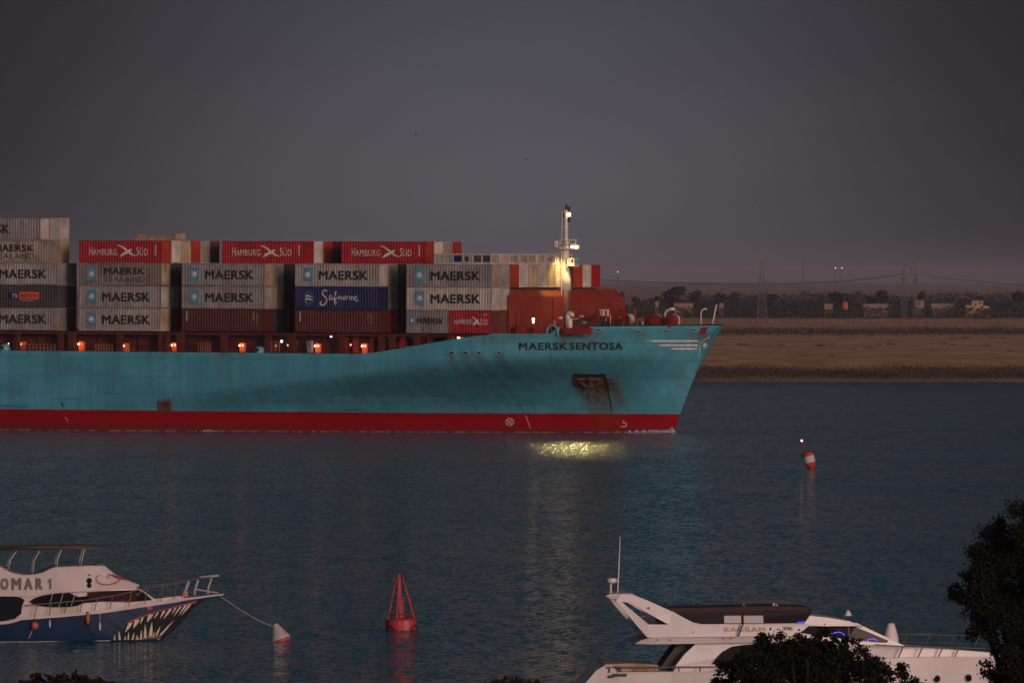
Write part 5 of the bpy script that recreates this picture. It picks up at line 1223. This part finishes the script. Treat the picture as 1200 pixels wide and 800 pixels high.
for x in (1068, 1094, 1122, 1150): mb.tube([Bt.p(x - 4, 756, rb2(x - 4, 1)), Bt.p(x + 2, 743.7, rb2(x, 1))], .03, 4)
mb.build("bow_rail", M_chrome, Bt.root)
mb = MB(); mb.tube([Bt.p(704, 777, -2.38), Bt.p(862, 776.6, -2.42), Bt.p(930, 772, -2.4)], .035, 5)
for x in (708, 717, 741, 765.5, 789, 814, 838, 862): mb.tube([Bt.p(x, 783, -2.42), Bt.p(x, 776.6, -2.42)], .035, 4)
mb.build("side_rail", M_chrome, Bt.root)
mb = MB(); mb.box(Bt.X(705), Bt.X(722), -2.2, -1.7, Bt.Z(782), Bt.Z(776)); mb.build("stern_cleat", M_dark, Bt.root)
Bt.solid("cockpit_seat", [(702, 782), (703, 773.5), (735, 772.5), (765, 774.5), (768, 782)], lambda *a: 2.1, M_tan)
mb = MB(); mb.box(Bt.X(745), Bt.X(763), .4, 1.6, Bt.Z(727.4), Bt.Z(720.5)); mb.build("flybridge_locker", M_bw2, Bt.root)
M_yl = (1.0, .6, .4)

# ================================================================ BUOYS
M_buoy = mat("buoy_red", (0.38, 0.03, 0.03), .5, var=.3, scale=2, dirt=(.08, .02, .015), dirt_amt=.6)
bp_ = on_level(470.5, 738.5, 0); k = bp_.y / F
bu = empty("channel_buoy", loc(bp_) @ Matrix.Rotation(R(-2), 4, 'Y'))
tag(bu, "red channel buoy with a lattice top floating on open water", "buoy")
mb = MB(); mb.lathe([(17 * k, -5 * k), (18.5 * k, -1 * k), (18.7 * k, 6 * k), (18.2 * k, 12 * k), (16.5 * k, 14 * k), (5 * k, 15 * k)], (0, 0, 0), 18); mb.build("float", M_buoy, bu)
mb = MB(); mb.lathe([(18.9 * k, -1.2 * k), (18.9 * k, .8 * k)], (0, 0, 0), 18); mb.build("waterline_band", M_dark, bu)
mb = MB()
for a0 in (-.5, 1.1, 2.3, 3.9): mb.tube([(18.8 * k * math.cos(a0 + d), 18.8 * k * math.sin(a0 + d), zz * k) for d, zz in ((-.4, 1), (-.25, 4.5), (0, 6.2), (.25, 4.5), (.4, 1))], 1.0 * k, 5)
mb.build("fender_chain", M_dark, bu)
mb = MB(); mb.box(-1.9 * k, 1.2 * k, -2.2 * k, 2 * k, 14 * k, 66 * k); mb.build("centre_post", M_buoy, bu)
mb = MB(); mb.box(1.3 * k, 4.2 * k, -1 * k, 1.5 * k, 14 * k, 36 * k); mb.build("post_plate", M_drum, bu)
for a0 in (math.pi, 0.0, -1.9, 1.6):
    mb = MB(); mb.tube([(15.5 * k * math.cos(a0), 15.5 * k * math.sin(a0), 14 * k), (3.6 * k * math.cos(a0), 3.6 * k * math.sin(a0), 62 * k)], [1.5 * k, .8 * k], 6); mb.build("leg", M_buoy, bu)
mb = MB(); mb.tube([(9 * k * math.cos(a), 9 * k * math.sin(a), 38 * k) for a in [2 * math.pi * q / 12 for q in range(13)]], .5 * k, 4, cap=False); mb.tube([(14 * k * math.cos(a), 14 * k * math.sin(a), 20 * k) for a in [2 * math.pi * q / 12 for q in range(13)]], .6 * k, 4, cap=False); mb.build("hoop", M_buoy, bu)
mb = MB(); mb.lathe([(2 * k, 65 * k), (2.4 * k, 67 * k), (2.0 * k, 70 * k), (.6 * k, 72 * k)], (-.6 * k, 0, 0), 10); mb.build("lantern", M_dark, bu)
mb = MB(); mb.box(-9.5 * k, -5 * k, -.5 * k, .5 * k, 58 * k, 62 * k); mb.tube([(-5 * k, 0, 60 * k), (-1 * k, 0, 60 * k)], .5 * k, 4); mb.build("radar_plate", M_dark, bu)

sp_ = on_level(951.5, 550, 0); k = sp_.y / F
sb = empty("spar_buoy", loc(sp_) @ Matrix.Rotation(R(-15), 4, 'Y') @ Matrix.Rotation(R(6), 4, 'X'))
tag(sb, "leaning red and white banded spar buoy with a lit lamp on a thin pole", "buoy")
mb = MB(); mb.lathe([(1.5 * k, -3 * k), (3.2 * k, 1 * k), (6.2 * k, 5.5 * k), (6.8 * k, 9.3 * k)], (0, 0, 0), 14); mb.build("red_base", M_buoy, sb)
mb = MB(); mb.lathe([(6.8 * k, 9.3 * k), (6.7 * k, 17.2 * k)], (0, 0, 0), 14); mb.build("white_band", M_bw2, sb)
mb = MB(); mb.lathe([(6.7 * k, 17.2 * k), (6.4 * k, 20.8 * k), (4.5 * k, 21.8 * k)], (0, 0, 0), 14); mb.build("red_top", M_buoy, sb)
mb = MB(); mb.tube([(-2 * k, 0, 21 * k), (-2.2 * k, 0, 33 * k)], .7 * k, 5); mb.build("pole", M_drum, sb)
mb = MB(); mb.lathe([(1.6 * k, 31.5 * k), (1.9 * k, 34 * k), (1.2 * k, 36.2 * k)], (-2.2 * k, 0, 0), 8); o = mb.build("lantern_body", M_drum, sb)
mb = MB(); ball(mb, (-2.9 * k, -1.6 * k, 36.4 * k), 1.25 * k); mb.build("lamp", glow("buoy_lamp", (1.0, .82, .75), 1.0), o, smooth=True)

# ================================================================ FOAM ALONG THE HULL
M_foam = mat("foam_white", (0.34, 0.34, 0.35), .8, var=.3, scale=1.5)
random.seed(11); mb = MB()
def foam_blob(px, w_, h_, out):
    s, z = PH(px, 507); s = min(s, stem(0) + .4); t = tside(min(s, stem(.1) - .05), .1) - out
    vs = []; n = 9
    for i in range(n): a = 2 * math.pi * i / n; vs.append((s + w_ * math.cos(a) * random.uniform(.7, 1.2), t + .5 * w_ * math.sin(a) * random.uniform(.7, 1.2), .012))
    vs.append((s, t, h_)); mb.add(vs, [(i, (i + 1) % n, n) for i in range(n)] + [tuple(range(n - 1, -1, -1))])
for q in range(70):
    x = 788 - abs(random.gauss(0, 26)); foam_blob(x, random.uniform(.3, .9), random.uniform(.10, .42), random.uniform(.1, 1.0))
for q in range(150): foam_blob(random.uniform(-20, 740), random.uniform(.2, 1.0), random.uniform(.03, .14), random.uniform(.05, .4))
for q in range(12): foam_blob(random.uniform(240, 258), random.uniform(.3, .8), random.uniform(.08, .25), random.uniform(.1, .5))
for q in range(8): foam_blob(random.uniform(786, 789.5), random.uniform(.25, .5), random.uniform(.3, .8), random.uniform(.0, .3))
o = mb.build("bow_foam", M_foam); o.matrix_world = SM.copy()
o.matrix_world = loc(O) @ Matrix.Rotation(R(-SY), 4, 'Z'); o["kind"] = "stuff"; o["label"] = "thin white foam along the waterline of the container ship"; o["category"] = "foam"

# ================================================================ FAR BANK: vegetation, buildings, masts
def leaf_mat(name, c, v=.5):
    m = mat(name, c, .85, var=v, scale=.9, spec=.2); return m
M_reed = leaf_mat("dry_reeds", (0.058, 0.046, 0.032)); M_shrub = leaf_mat("desert_shrub", (0.055, 0.046, 0.034)); M_far = leaf_mat("far_foliage", (0.036, 0.040, 0.038), .3)
M_bark = mat("bark", (0.018, 0.014, 0.011), .9, var=.4, scale=3)
def leaf_faces(mb, pts, size, rnd, up=.0):
    for (x, y, z) in pts:
        a = Vector((rnd.gauss(0, 1), rnd.gauss(0, 1), rnd.gauss(0, 1) * (1 - up))).normalized(); b = a.orthogonal().normalized(); c = a.cross(b)
        if up: c = (c + Vector((0, 0, 1.5 * up))).normalized()
        s = size * rnd.uniform(.6, 1.4); p = Vector((x, y, z)); q = rnd.uniform(0, 6.28); u = b * math.cos(q) + c * math.sin(q); v = a.cross(u) if not up else c
        if up: u = b
        i = len(mb.v); mb.v += [tuple(p - u * s * .35), tuple(p + v * s * .45 - u * s * .5 * .2), tuple(p + u * s * .4 + v * s * .1), tuple(p - v * s * .5 + u * .1 * s)]
        mb.f.append((i, i + 3, i + 2, i + 1)); mb.mi.append(0)
rnd = random.Random(4)
mb = MB(); pts = []
for i in range(30000):
    x = rnd.uniform(20, 260); d = rnd.uniform(9, 62); y = shore(x) + d
    hmax = 1.5 + .8 * noise.noise(Vector((x * .06, d * .02, 4))) + .6 * noise.noise(Vector((x * .3, d * .05, 9)))
    if noise.noise(Vector((x * .05, d * .03, 20))) < -.38: hmax *= .4
    z0 = lerp_list(list(zip(YS[2:], ZS[2:])), d); pts.append((x, y, z0 + rnd.uniform(0, 1) ** .8 * max(.3, hmax)))
leaf_faces(mb, pts, .42, rnd, up=.6); o = mb.build("shore_reeds", M_reed, fix=False); tag(o, "dark dry reeds growing in a long strip along the far shore", "reeds", kind="stuff")
mb = MB(); pts = []
for i in range(9000):
    x = rnd.uniform(20, 330); y = 2850 + rnd.gauss(0, 55); hm_ = 1.1 + 1.3 * noise.noise(Vector((x * .045, 2, 4))) + .8 * noise.noise(Vector((x * .15, y * .02, 7)))
    if hm_ > .25: pts.append((x, y, 3 + rnd.random() * hm_))
leaf_faces(mb, pts, .7, rnd); o = mb.build("scrub_belt", M_shrub, fix=False); tag(o, "low dark scrub in a broken belt across the sand flat", "scrub", kind="stuff")
# far wood that reads as one mass
mb = MB(); pts = []
def wood_h(x): return 9.5 + 3.2 * noise.noise(Vector((x * .03, 1, 0))) + 2.6 * noise.noise(Vector((x * .13, 5, 0))) + 1.5 * noise.noise(Vector((x * .45, 9, 0)))
for i in range(52000):
    x = rnd.uniform(32, 380); row = rnd.choice((0, 1, 2)); y = 3990 + row * 60 + rnd.gauss(0, 14); hh = wood_h(x + row * 77) * (.62 + .19 * row)
    if x < 72: hh *= max(.35, (x - 26) / 46)
    if row == 0 and noise.noise(Vector((x * .07, 30, 0))) > -.05 and rnd.random() < .9: hh *= .35
    pts.append((x, y, 3 + hh * rnd.random() ** .75))
leaf_faces(mb, pts, 1.0, rnd); o = mb.build("far_treeline", M_far, fix=False); tag(o, "hazy dark belt of trees beyond the desert flat", "wood", kind="stuff")
# dark hedge at its foot
mb = MB(); pts = []
for i in range(14000):
    x = rnd.uniform(28, 380); hh = 4.4 + .9 * noise.noise(Vector((x * .08, 40, 0))) + .8 * noise.noise(Vector((x * .4, 41, 0))); pts.append((x, 3855 + rnd.gauss(0, 12), 3 + rnd.random() * max(.3, hh)))
leaf_faces(mb, pts, .9, rnd); o = mb.build("field_hedge", M_far, fix=False); tag(o, "low dark hedge at the near foot of the tree belt", "hedge", kind="stuff")
def tree_mesh(rx, hgt, n, leaf, seed, trunk_r, m, clumps=9):
    r = random.Random(seed); C = []
    for k in range(clumps):
        a = r.uniform(0, 6.28); q = r.uniform(.1, .75) * rx; C.append((q * math.cos(a), q * math.sin(a), hgt * r.uniform(.42, .88), r.uniform(.28, .52) * rx))
    mb = MB(); pts = []
    for i in range(n):
        cx, cy, cz, cr = r.choice(C); v = Vector((r.gauss(0, 1), r.gauss(0, 1), r.gauss(0, 1))).normalized() * cr * r.random() ** .4
        pts.append((cx + v.x, cy + v.y, cz + v.z * .9))
    leaf_faces(mb, pts, leaf, r); crown = mb.build("crown", m, fix=False)
    mb = MB(); mb.tube([(0, 0, 0), (.05 * rx, 0, hgt * .25), (0, .04 * rx, hgt * .55)], [trunk_r, trunk_r * .75, trunk_r * .4], 7)
    for c in C[:5]: mb.tube([(0, 0, hgt * .35), (c[0] * .5, c[1] * .5, (hgt * .4 + c[2]) / 2), (c[0], c[1], c[2])], [trunk_r * .5, trunk_r * .35, trunk_r * .12], 5)
    tr = mb.build("trunk", M_bark); a, b = crown.data, tr.data; bpy.data.objects.remove(crown); bpy.data.objects.remove(tr); return a, b
def tree(name, M, meshes, label, group=None):
    t = empty(name, M); tag(t, label, "tree", group); part("crown", meshes[0], t); part("trunk", meshes[1], t); return t
FT = [tree_mesh(3.6, 12, 900, 1.0, s_, .3, M_far) for s_ in (1, 2, 3)]
def far_tree(px, ytop, base, Y, label, v=0, wide=1.0):
    b = at(px, base, Y); k = (base - ytop) * Y / F / 11.6; b.z = 3.0
    tree("far_tree", loc(b) @ Matrix.Diagonal((k * wide, k * wide, k, 1)), FT[v], label)
far_tree(790, 333.5, 371, 3960, "tall round dark tree rising above the far belt just behind the drums of the bow", 0, 1.5)
far_tree(985, 337, 371, 3950, "round dark far tree left of the small red tower", 1, 1.3)
far_tree(1034, 339.5, 371, 3950, "broad dark far tree left of the power pylon", 2, 1.6); far_tree(1079, 339, 371, 3950, "narrow far tree just right of the power pylon", 0, .7)
far_tree(1197, 336, 371, 3960, "dark far tree at the right end of the belt", 1, 1.0); far_tree(1024, 341, 371, 3940, "small far tree between the red tower and the pylon", 1, 1.0)
far_tree(729, 334, 360, 4350, "thin hazy far tree seen just right of the red breakwater", 2, .7); far_tree(746, 335, 358, 4350, "pale hazy far tree behind the winch drums", 1, .8); far_tree(771, 340, 362, 4200, "low far tree left of the tall round one", 2, 1.3)
far_tree(815, 336, 368, 4000, "slim far tree right of the tall round one", 0, .9); far_tree(845, 338, 370, 4000, "upright far tree above the bow tip", 1, .8); far_tree(861, 341, 370, 4000, "short far tree right of the bow tip", 2, .9); far_tree(903, 342, 370, 4000, "bushy far tree right of the lattice mast", 0, 1.2)
# shrubs on the sand: one mesh, many copies
r2 = random.Random(8); mb = MB(); pts = []
for i in range(260): a = r2.uniform(0, 6.28); q = r2.random() ** .6; pts.append((q * math.cos(a), q * math.sin(a) * 1.0, r2.random() * .55 * (1 - q * q) + .02))
leaf_faces(mb, pts, .28, r2); sh = mb.build("sand_shrub", M_shrub, fix=False); shd = sh.data; bpy.data.objects.remove(sh)
def shrub(px, py, wpx, label, hk=1.0, group=None):
    b = on_level(px, py, 3.0); k = wpx / 2 * b.y / F
    o = bpy.data.objects.new("desert_shrub", shd); COL.objects.link(o); o.matrix_world = loc(b) @ Matrix.Diagonal((k, k * 1.5, k * hk, 1)); tag(o, label, "shrub", group)
shrub(895, 371, 16, "dark round bush at the foot of the lattice mast", 1.6); shrub(921, 371, 12, "small bush on the pale strip right of the lattice mast", .6)
shrub(1000, 371.5, 26, "wide dark bush on the pale strip below the red tower", .7); shrub(965, 371, 14, "low bush left of the wide dark bush below the red tower", .7); shrub(1135, 372, 22, "dark bush below the tan house", .7); shrub(1150, 374, 18, "second bush right below the tan house", .8)
for px, py, wd in ((962, 405, 14), (975, 404, 9), (1000, 409, 8), (1019, 407.5, 12), (1030, 404, 8), (1043, 403.5, 12), (1107, 403, 7), (1117, 404.5, 8), (1139, 405, 6), (1156, 405, 9), (1184, 411, 8), (870, 403.5, 12), (876, 404, 6), (900, 403.5, 6), (916, 404, 8), (1020, 393.5, 10), (1093, 395, 7), (1115, 396.5, 8), (1132, 396, 14), (1162, 396, 7), (958, 405.5, 6), (975, 417, 7), (845, 404, 6), (1176, 396, 8)):
    shrub(px, py, wd, "low dark shrub scattered on the bare sand between reeds and scrub", .35, "shrubs scattered on the bare sand")
# fence across the brown field
M_fence = mat("fence_brown", (.075, .05, .04), .9, var=.3)
fe = empty("field_fence", loc((0, 3215, 3.0)))
tag(fe, "long thin post fence crossing the brown field on the far bank", "fence")
mb = MB(); mb.box(55, 300, -.05, .05, 2.75, 2.95); mb.build("top_rail", M_fence, fe)
for i in range(90): mb = MB(); mb.box(56 + 2.7 * i, 56.16 + 2.7 * i, -.07, .07, -.1, 2.74); mb.build("fence_post", M_fence, fe)
# buildings
M_house1 = mat("house_tan", (.34, .23, .11), .9, var=.15); M_house2 = mat("house_pale", (.20, .145, .11), .9, var=.15); M_hole = mat("dark_window", (.02, .018, .016), .6)
def house(name, px0, px1, ptop, pbot, Y, m, label, cat, wins=(), steps=()):
    a = at(px0, pbot, Y); b = at(px1, ptop, Y); z0 = 3.0; zt = b.z
    h = empty(name, loc((a.x, Y, z0))); tag(h, label, cat)
    mb = MB(); mb.box(0, b.x - a.x, 0, 7, -.2, zt - z0)
    for p0, p1, pt in steps: c = at(p0, pt, Y); d = at(p1, pt, Y); mb.box(c.x - a.x, d.x - a.x, -1.5, 6, -.2, c.z - z0)
    w_ = mb.build("wall", m, h); mb = MB(); mb.box(-.25, b.x - a.x + .25, -.25, 7.25, zt - z0, zt - z0 + .35); mb.build("roof", M_house2, h)
    for (wx, wy, ww, wh) in wins:
        c = at(wx, wy, Y); mb = MB(); mb.box(c.x - a.x - ww / 2, c.x - a.x + ww / 2, -.06, .1, c.z - z0 - wh / 2, c.z - z0 + wh / 2); mb.build("window", M_hole, h)
house("tan_house", 1139, 1152, 353, 361.5, 3880, M_house1, "small tan house with dark windows at the foot of the far trees", "house", [(1143, 357, .9, 1.1), (1148, 355.5, .8, .9)], [(1131, 1139.2, 357.5), (1152, 1159, 358.5)])
house("flat_roof_house", 1072.5, 1083, 353, 359, 3890, M_house2, "pale flat roofed house just right of the power pylon", "house", [(1077, 356, .8, 1)])
house("low_shed", 1012, 1041, 357, 361, 3895, M_house2, "long low pale shed left of the power pylon", "shed"); house("long_shed", 1091, 1118, 356.5, 360, 3900, M_house2, "long low pale shed between the pylon and the tan house", "shed")
house("field_house", 768, 772, 354, 357.5, 3900, M_house2, "tiny pale house under the tall round far tree", "house"); house("field_shed", 790, 812, 356, 358, 3900, M_house2, "long pale shed behind the bow of the ship", "shed"); house("lone_hut", 843, 848, 356, 360, 3900, M_house2, "tiny pale hut right of the bow tip", "hut"); house("left_shed", 966, 976, 357, 361, 3895, M_house2, "short pale shed below the round far tree", "shed")
t0 = at(990, 361, 3890); tw_ = empty("water_tower", loc((t0.x, 3890, 3.0))); tag(tw_, "small reddish water tower among the far trees", "tower")
mb = MB()
for sx in (-.7, .7):
    for sy in (-.7, .7): mb.tube([(sx * 1.3, sy * 1.3, 0), (sx, sy, 3.8)], .12, 5)
mb.build("leg", M_house2, tw_); mb = MB(); mb.lathe([(1.2, 3.7), (1.3, 4.0), (1.3, 6.4), (.2, 7.1)], (0, 0, 0), 12); mb.build("tank", mat("tank_red", (.35, .09, .06), .7), tw_)
# masts and the power line
M_steel = mat("mast_steel", (.13, .11, .10), .7, var=.2)
def lattice(mb, x, y, z0, z1, w0, w1, r, nseg):
    c = [(-1, -1), (1, -1), (1, 1), (-1, 1)]
    P_ = lambda q, i: Vector((x + c[i][0] * (w0 + (w1 - w0) * q), y + c[i][1] * (w0 + (w1 - w0) * q), z0 + (z1 - z0) * q))
    for i in range(4): mb.tube([P_(0, i), P_(1, i)], r, 4)
    for s_ in range(nseg):
        a, b = s_ / nseg, (s_ + 1) / nseg
        for i in range(4): mb.tube([P_(a, i), P_(b, (i + 1) % 4)], r * .6, 3); mb.tube([P_(b, i), P_(b, (i + 1) % 4)], r * .6, 3)
Y = 3450
b0 = at(893, 371, Y); lm = empty("lattice_mast", loc((b0.x, Y, 3.0))); tag(lm, "slender lattice radio mast with dish at its top beyond the bow", "mast")
ztop = at(893, 309, Y).z - 3
mb = MB(); lattice(mb, 0, 0, -.2, ztop - 1, 1.9, .45, .13, 9); mb.build("lattice_tower", M_steel, lm)
mb = MB(); mb.box(-.9, 1.3, -.8, .8, ztop - 3.2, ztop - 1.2); mb.lathe([(.12, ztop - 1.2), (.08, ztop + 1.2)], (.6, 0, 0), 6); mb.lathe([(.12, ztop - 1.2), (.08, ztop + .6)], (-.5, 0, 0), 6); mb.build("antenna_head", M_steel, lm)
b0 = at(941.5, 371, 5200); gm = empty("guyed_mast", loc((b0.x, 5200, 3.0))); tag(gm, "thin pale pole mast far beyond the trees left of the pylon", "mast")
mb = MB(); mb.lathe([(.45, -.2), (.35, 20), (.3, at(941, 303, 5200).z - 3)], (0, 0, 0), 8); mb.build("pole", M_steel, gm)
mb = MB(); zt_ = at(941, 303, 5200).z - 3; mb.box(-.8, .8, -.3, .3, zt_ - 2, zt_ - 1); mb.build("crosshead", M_steel, gm)
Y = 3800; b0 = at(1066, 371, Y); py_ = empty("power_pylon", loc((b0.x, Y, 3.0))); tag(py_, "wide twin-legged power pylon carrying the overhead line above the far trees", "pylon")
kz = Y / F; Zp = lambda q: at(0, q, Y).z - 3
for x in (-2.2, 2.2):
    mb = MB(); lattice(mb, x * 1.0, 0, -.2, Zp(321), .95, .6, .11, 9); mb.build("leg", M_steel, py_)
mb = MB(); mb.box(-8.5 * kz, 8.5 * kz, -.4, .4, Zp(322.5), Zp(320.2)); mb.build("cross_beam", M_steel, py_)
for x, q in ((-5.2, 308), (-.2, 303), (5.0, 305), (2.4, 312), (-7.4, 314), (7.4, 313)): mb = MB(); mb.tube([(x * kz, 0, Zp(321)), (x * kz, 0, Zp(q))], .14, 4); mb.build("earth_spike", M_steel, py_)
mb = MB(); 
for x in (-1, 1): mb.tube([(x * 2.2, 0, Zp(334)), (x * 8 * kz, 0, Zp(323))], .12, 4); mb.tube([(x * 2.2, 0, Zp(340)), (x * 14 * kz, 0, Zp(333)), (x * 18 * kz, 0, Zp(326))], .06, 3)
mb.build("brace", M_steel, py_)
def wire(name, L, Y0, Y1, r, label):
    mb = MB(); n = len(L); q = []
    for i, (x, y) in enumerate(L): q.append(at(x, y, Y0 + (Y1 - Y0) * i / (n - 1)))
    mb.tube(q, r, 4); tag(mb.build(name, M_steel), label, "cable")
wire("power_line", [(1058, 321), (1040, 323.8), (1010, 327.5), (980, 330), (940, 332.2), (900, 333.2), (860, 333.4), (820, 332.6), (780, 331.2), (700, 328)], 3800, 4100, .12, "sagging overhead line running left from the power pylon")
wire("power_line", [(1074, 321), (1085, 323), (1100, 325.3), (1120, 327.5), (1145, 330), (1175, 332.2), (1205, 333.8), (1260, 335), (1330, 334)], 3800, 4100, .12, "sagging overhead line running right from the power pylon")
# distant lights
def far_lamp(px, py, Y, label, st):
    b = at(px, py, Y); o = empty("floodlight_mast", loc((b.x, Y, 3.0))); tag(o, label, "lamp mast")
    mb = MB(); mb.lathe([(.3, -.2), (.2, b.z - 3.3)], (0, 0, 0), 6); mb.build("pole", M_steel, o); mb = MB(); ball(mb, (0, -.3, b.z - 3), .42); mb.build("lamp", glow("far_lamp_light", (1, .93, .88), st), o)
far_lamp(979, 314, 6500, "distant lit lamp mast, left of a pair above the trees", .3); far_lamp(986.5, 314, 6500, "distant lit lamp mast, right of a pair above the trees", .3); far_lamp(724, 318.5, 6500, "distant faint lamp mast beside the red containers at the bow", .25)
# a few birds high over the ship
M_bird = mat("bird_grey", (.14, .13, .13), .8)
def bird(px, py, Y, a, label):
    c = at(px, py, Y); o = empty("bird", loc(c) @ Matrix.Rotation(R(a), 4, 'Y') @ Matrix.Rotation(R(20), 4, 'Z') @ Matrix.Scale(.7, 4)); tag(o, label, "bird", "birds flying over the ship")
    mb = MB(); mb.lathe([(.01, -.26), (.06, -.12), (.075, .02), (.05, .15), (.01, .24)], (0, 0, 0), 8, Matrix.Rotation(R(90), 4, 'Y'))
    vs = []
    for sd in (-1, 1):
        i = len(mb.v); mb.v += [(.1, 0, .03), (.05, sd * .35, .16), (-.12, sd * .75, .06), (-.1, sd * .4, .12), (-.08, 0, .02)]
        mb.v += [(x, y, z - .02) for x, y, z in mb.v[i:i + 5]]
        mb.f += [(i, i + 1, i + 2, i + 3, i + 4), (i + 9, i + 8, i + 7, i + 6, i + 5)] + [(i + q, i + (q + 1) % 5, i + 5 + (q + 1) % 5, i + 5 + q) for q in range(5)]; mb.mi += [0] * 7
    mb.build("bird_body", M_bird, o)
bird(487, 158, 1150, 10, "small bird in the open sky left of the ship's mast, lower of two"); bird(617, 187, 1150, -12, "small bird in the sky above the containers near the mast"); bird(860, 241, 1150, 15, "small bird over the bow, lower of two right of the mast"); bird(886, 237, 1150, -35, "small bird over the bow, steeply banked right of the mast")

# ================================================================ NEAR TREES (tops only reach into the picture)
M_leafn = leaf_mat("near_leaves", (0.009, 0.010, 0.006), .4); M_leafd = leaf_mat("dry_near_leaves", (0.022, 0.019, 0.010), .5)
def near_tree(name, Y, px, clumps, n, leaf, label, m, seed, trunk_px=None):
    b = at(px, 800, Y); b.z = 1.4; k = Y / F; r = random.Random(seed)
    t = empty(name, loc(b)); tag(t, label, "tree")
    mb = MB(); pts = []; C = []
    for (cx, cy, cr) in clumps: c = at(cx, cy, Y); C.append((c.x - b.x, r.uniform(-.8, .8) * 1.2, c.z - b.z, cr * k))
    sub = []
    for cx, cy, cz, cr in C:
        for q in range(16):
            v = Vector((r.gauss(0, 1), r.gauss(0, 1), r.gauss(0, 1))).normalized() * cr * r.random() ** .3 * r.uniform(.7, 1.06)
            sub.append((cx + v.x, cy + v.y, cz + v.z, r.uniform(.12, .34) * min(cr, 1.0), r.uniform(.2, 1.0)))
    wts = [c[3] ** 2 * c[4] for c in sub]
    for i in range(n):
        cx, cy, cz, cr, _ = r.choices(sub, wts)[0]; v = Vector((r.gauss(0, 1), r.gauss(0, 1), r.gauss(0, 1) * .8)) * cr * .62
        pts.append((cx + v.x, cy + v.y, cz + v.z))
    leaf_faces(mb, pts, leaf, r); mb.build("crown", m, t, fix=False)
    mb = MB(); zc = min(c[2] for c in C); mb.tube([(0, 0, -.2), (.15, .1, zc * .4), (0, .3, zc * .8)], [.32, .26, .18], 9)
    for c in C: mb.tube([(0, .3, zc * .75), (c[0] * .5, c[1] * .5 + .4, (zc * .8 + c[2]) / 2), (c[0] * .95, c[1] + .3, c[2])], [.09, .05, .012], 5)
    mb.build("trunk", M_bark, t); return t
near_tree("leafy_tree", 200, 1225, [(1202, 618, 30), (1188, 632, 32), (1168, 640, 30), (1150, 656, 26), (1140, 676, 26), (1134, 692, 26), (1150, 700, 40), (1180, 680, 50), (1210, 660, 50), (1150, 726, 26), (1172, 735, 36), (1205, 730, 50), (1178, 760, 24), (1205, 775, 36), (1175, 785, 24), (1188, 800, 36), (1240, 640, 60), (1250, 720, 70), (1235, 800, 60), (1290, 700, 60), (1300, 780, 60), (1170, 662, 36)], 80000, .060, "dark leafy tree standing tall at the right edge before the yacht's bow", M_leafn, 21)
near_tree("leafy_tree", 190, 950, [(852, 796, 18), (868, 784, 20), (885, 772, 22), (905, 764, 22), (925, 757, 20), (945, 754, 18), (968, 755, 18), (988, 762, 20), (1005, 772, 20), (1025, 784, 20), (1048, 796, 20), (1066, 808, 18), (890, 795, 36), (930, 785, 40), (970, 785, 40), (1005, 800, 36), (950, 820, 60), (890, 830, 50), (1020, 835, 50), (843, 812, 18)], 60000, .058, "dark round leafy tree in front of the white yacht's hull", M_leafn, 22)
near_tree("leafy_tree", 180, 604, [(575, 806, 12), (592, 803, 11), (612, 804, 12), (632, 804, 10), (600, 825, 30), (640, 830, 24), (570, 826, 20)], 5000, .10, "low leafy treetop just showing at the bottom middle of the picture", M_leafd, 23)
near_tree("leafy_tree", 90, 70, [(40, 812, 20), (60, 806, 16), (85, 803, 24), (105, 814, 20), (130, 816, 18), (60, 835, 40), (110, 840, 40), (300, 822, 20)][:7], 2600, .07, "low dark treetop at the bottom left below the blue boat", M_leafn, 24)

# ================================================================ HAZE
mb = MB(); mb.box(-6500, 6500, -140, 39000, -3.2, 60)
hz = mb.build("haze", None); hz.data.materials.clear()
mh = bpy.data.materials.new("dusk_haze"); mh.use_nodes = True; t = mh.node_tree; t.nodes.clear()
pv = N(t, "ShaderNodeVolumePrincipled"); pv.inputs["Color"].default_value = (.84, .84, .94, 1); pv.inputs["Density"].default_value = 3.8e-5; pv.inputs["Anisotropy"].default_value = 0.2
mo = N(t, "ShaderNodeOutputMaterial"); t.links.new(pv.outputs[0], mo.inputs["Volume"]); hz.data.materials.append(mh)
hz["kind"] = "stuff"; hz["label"] = "thin dusk haze over the canal and desert"; hz["category"] = "haze"
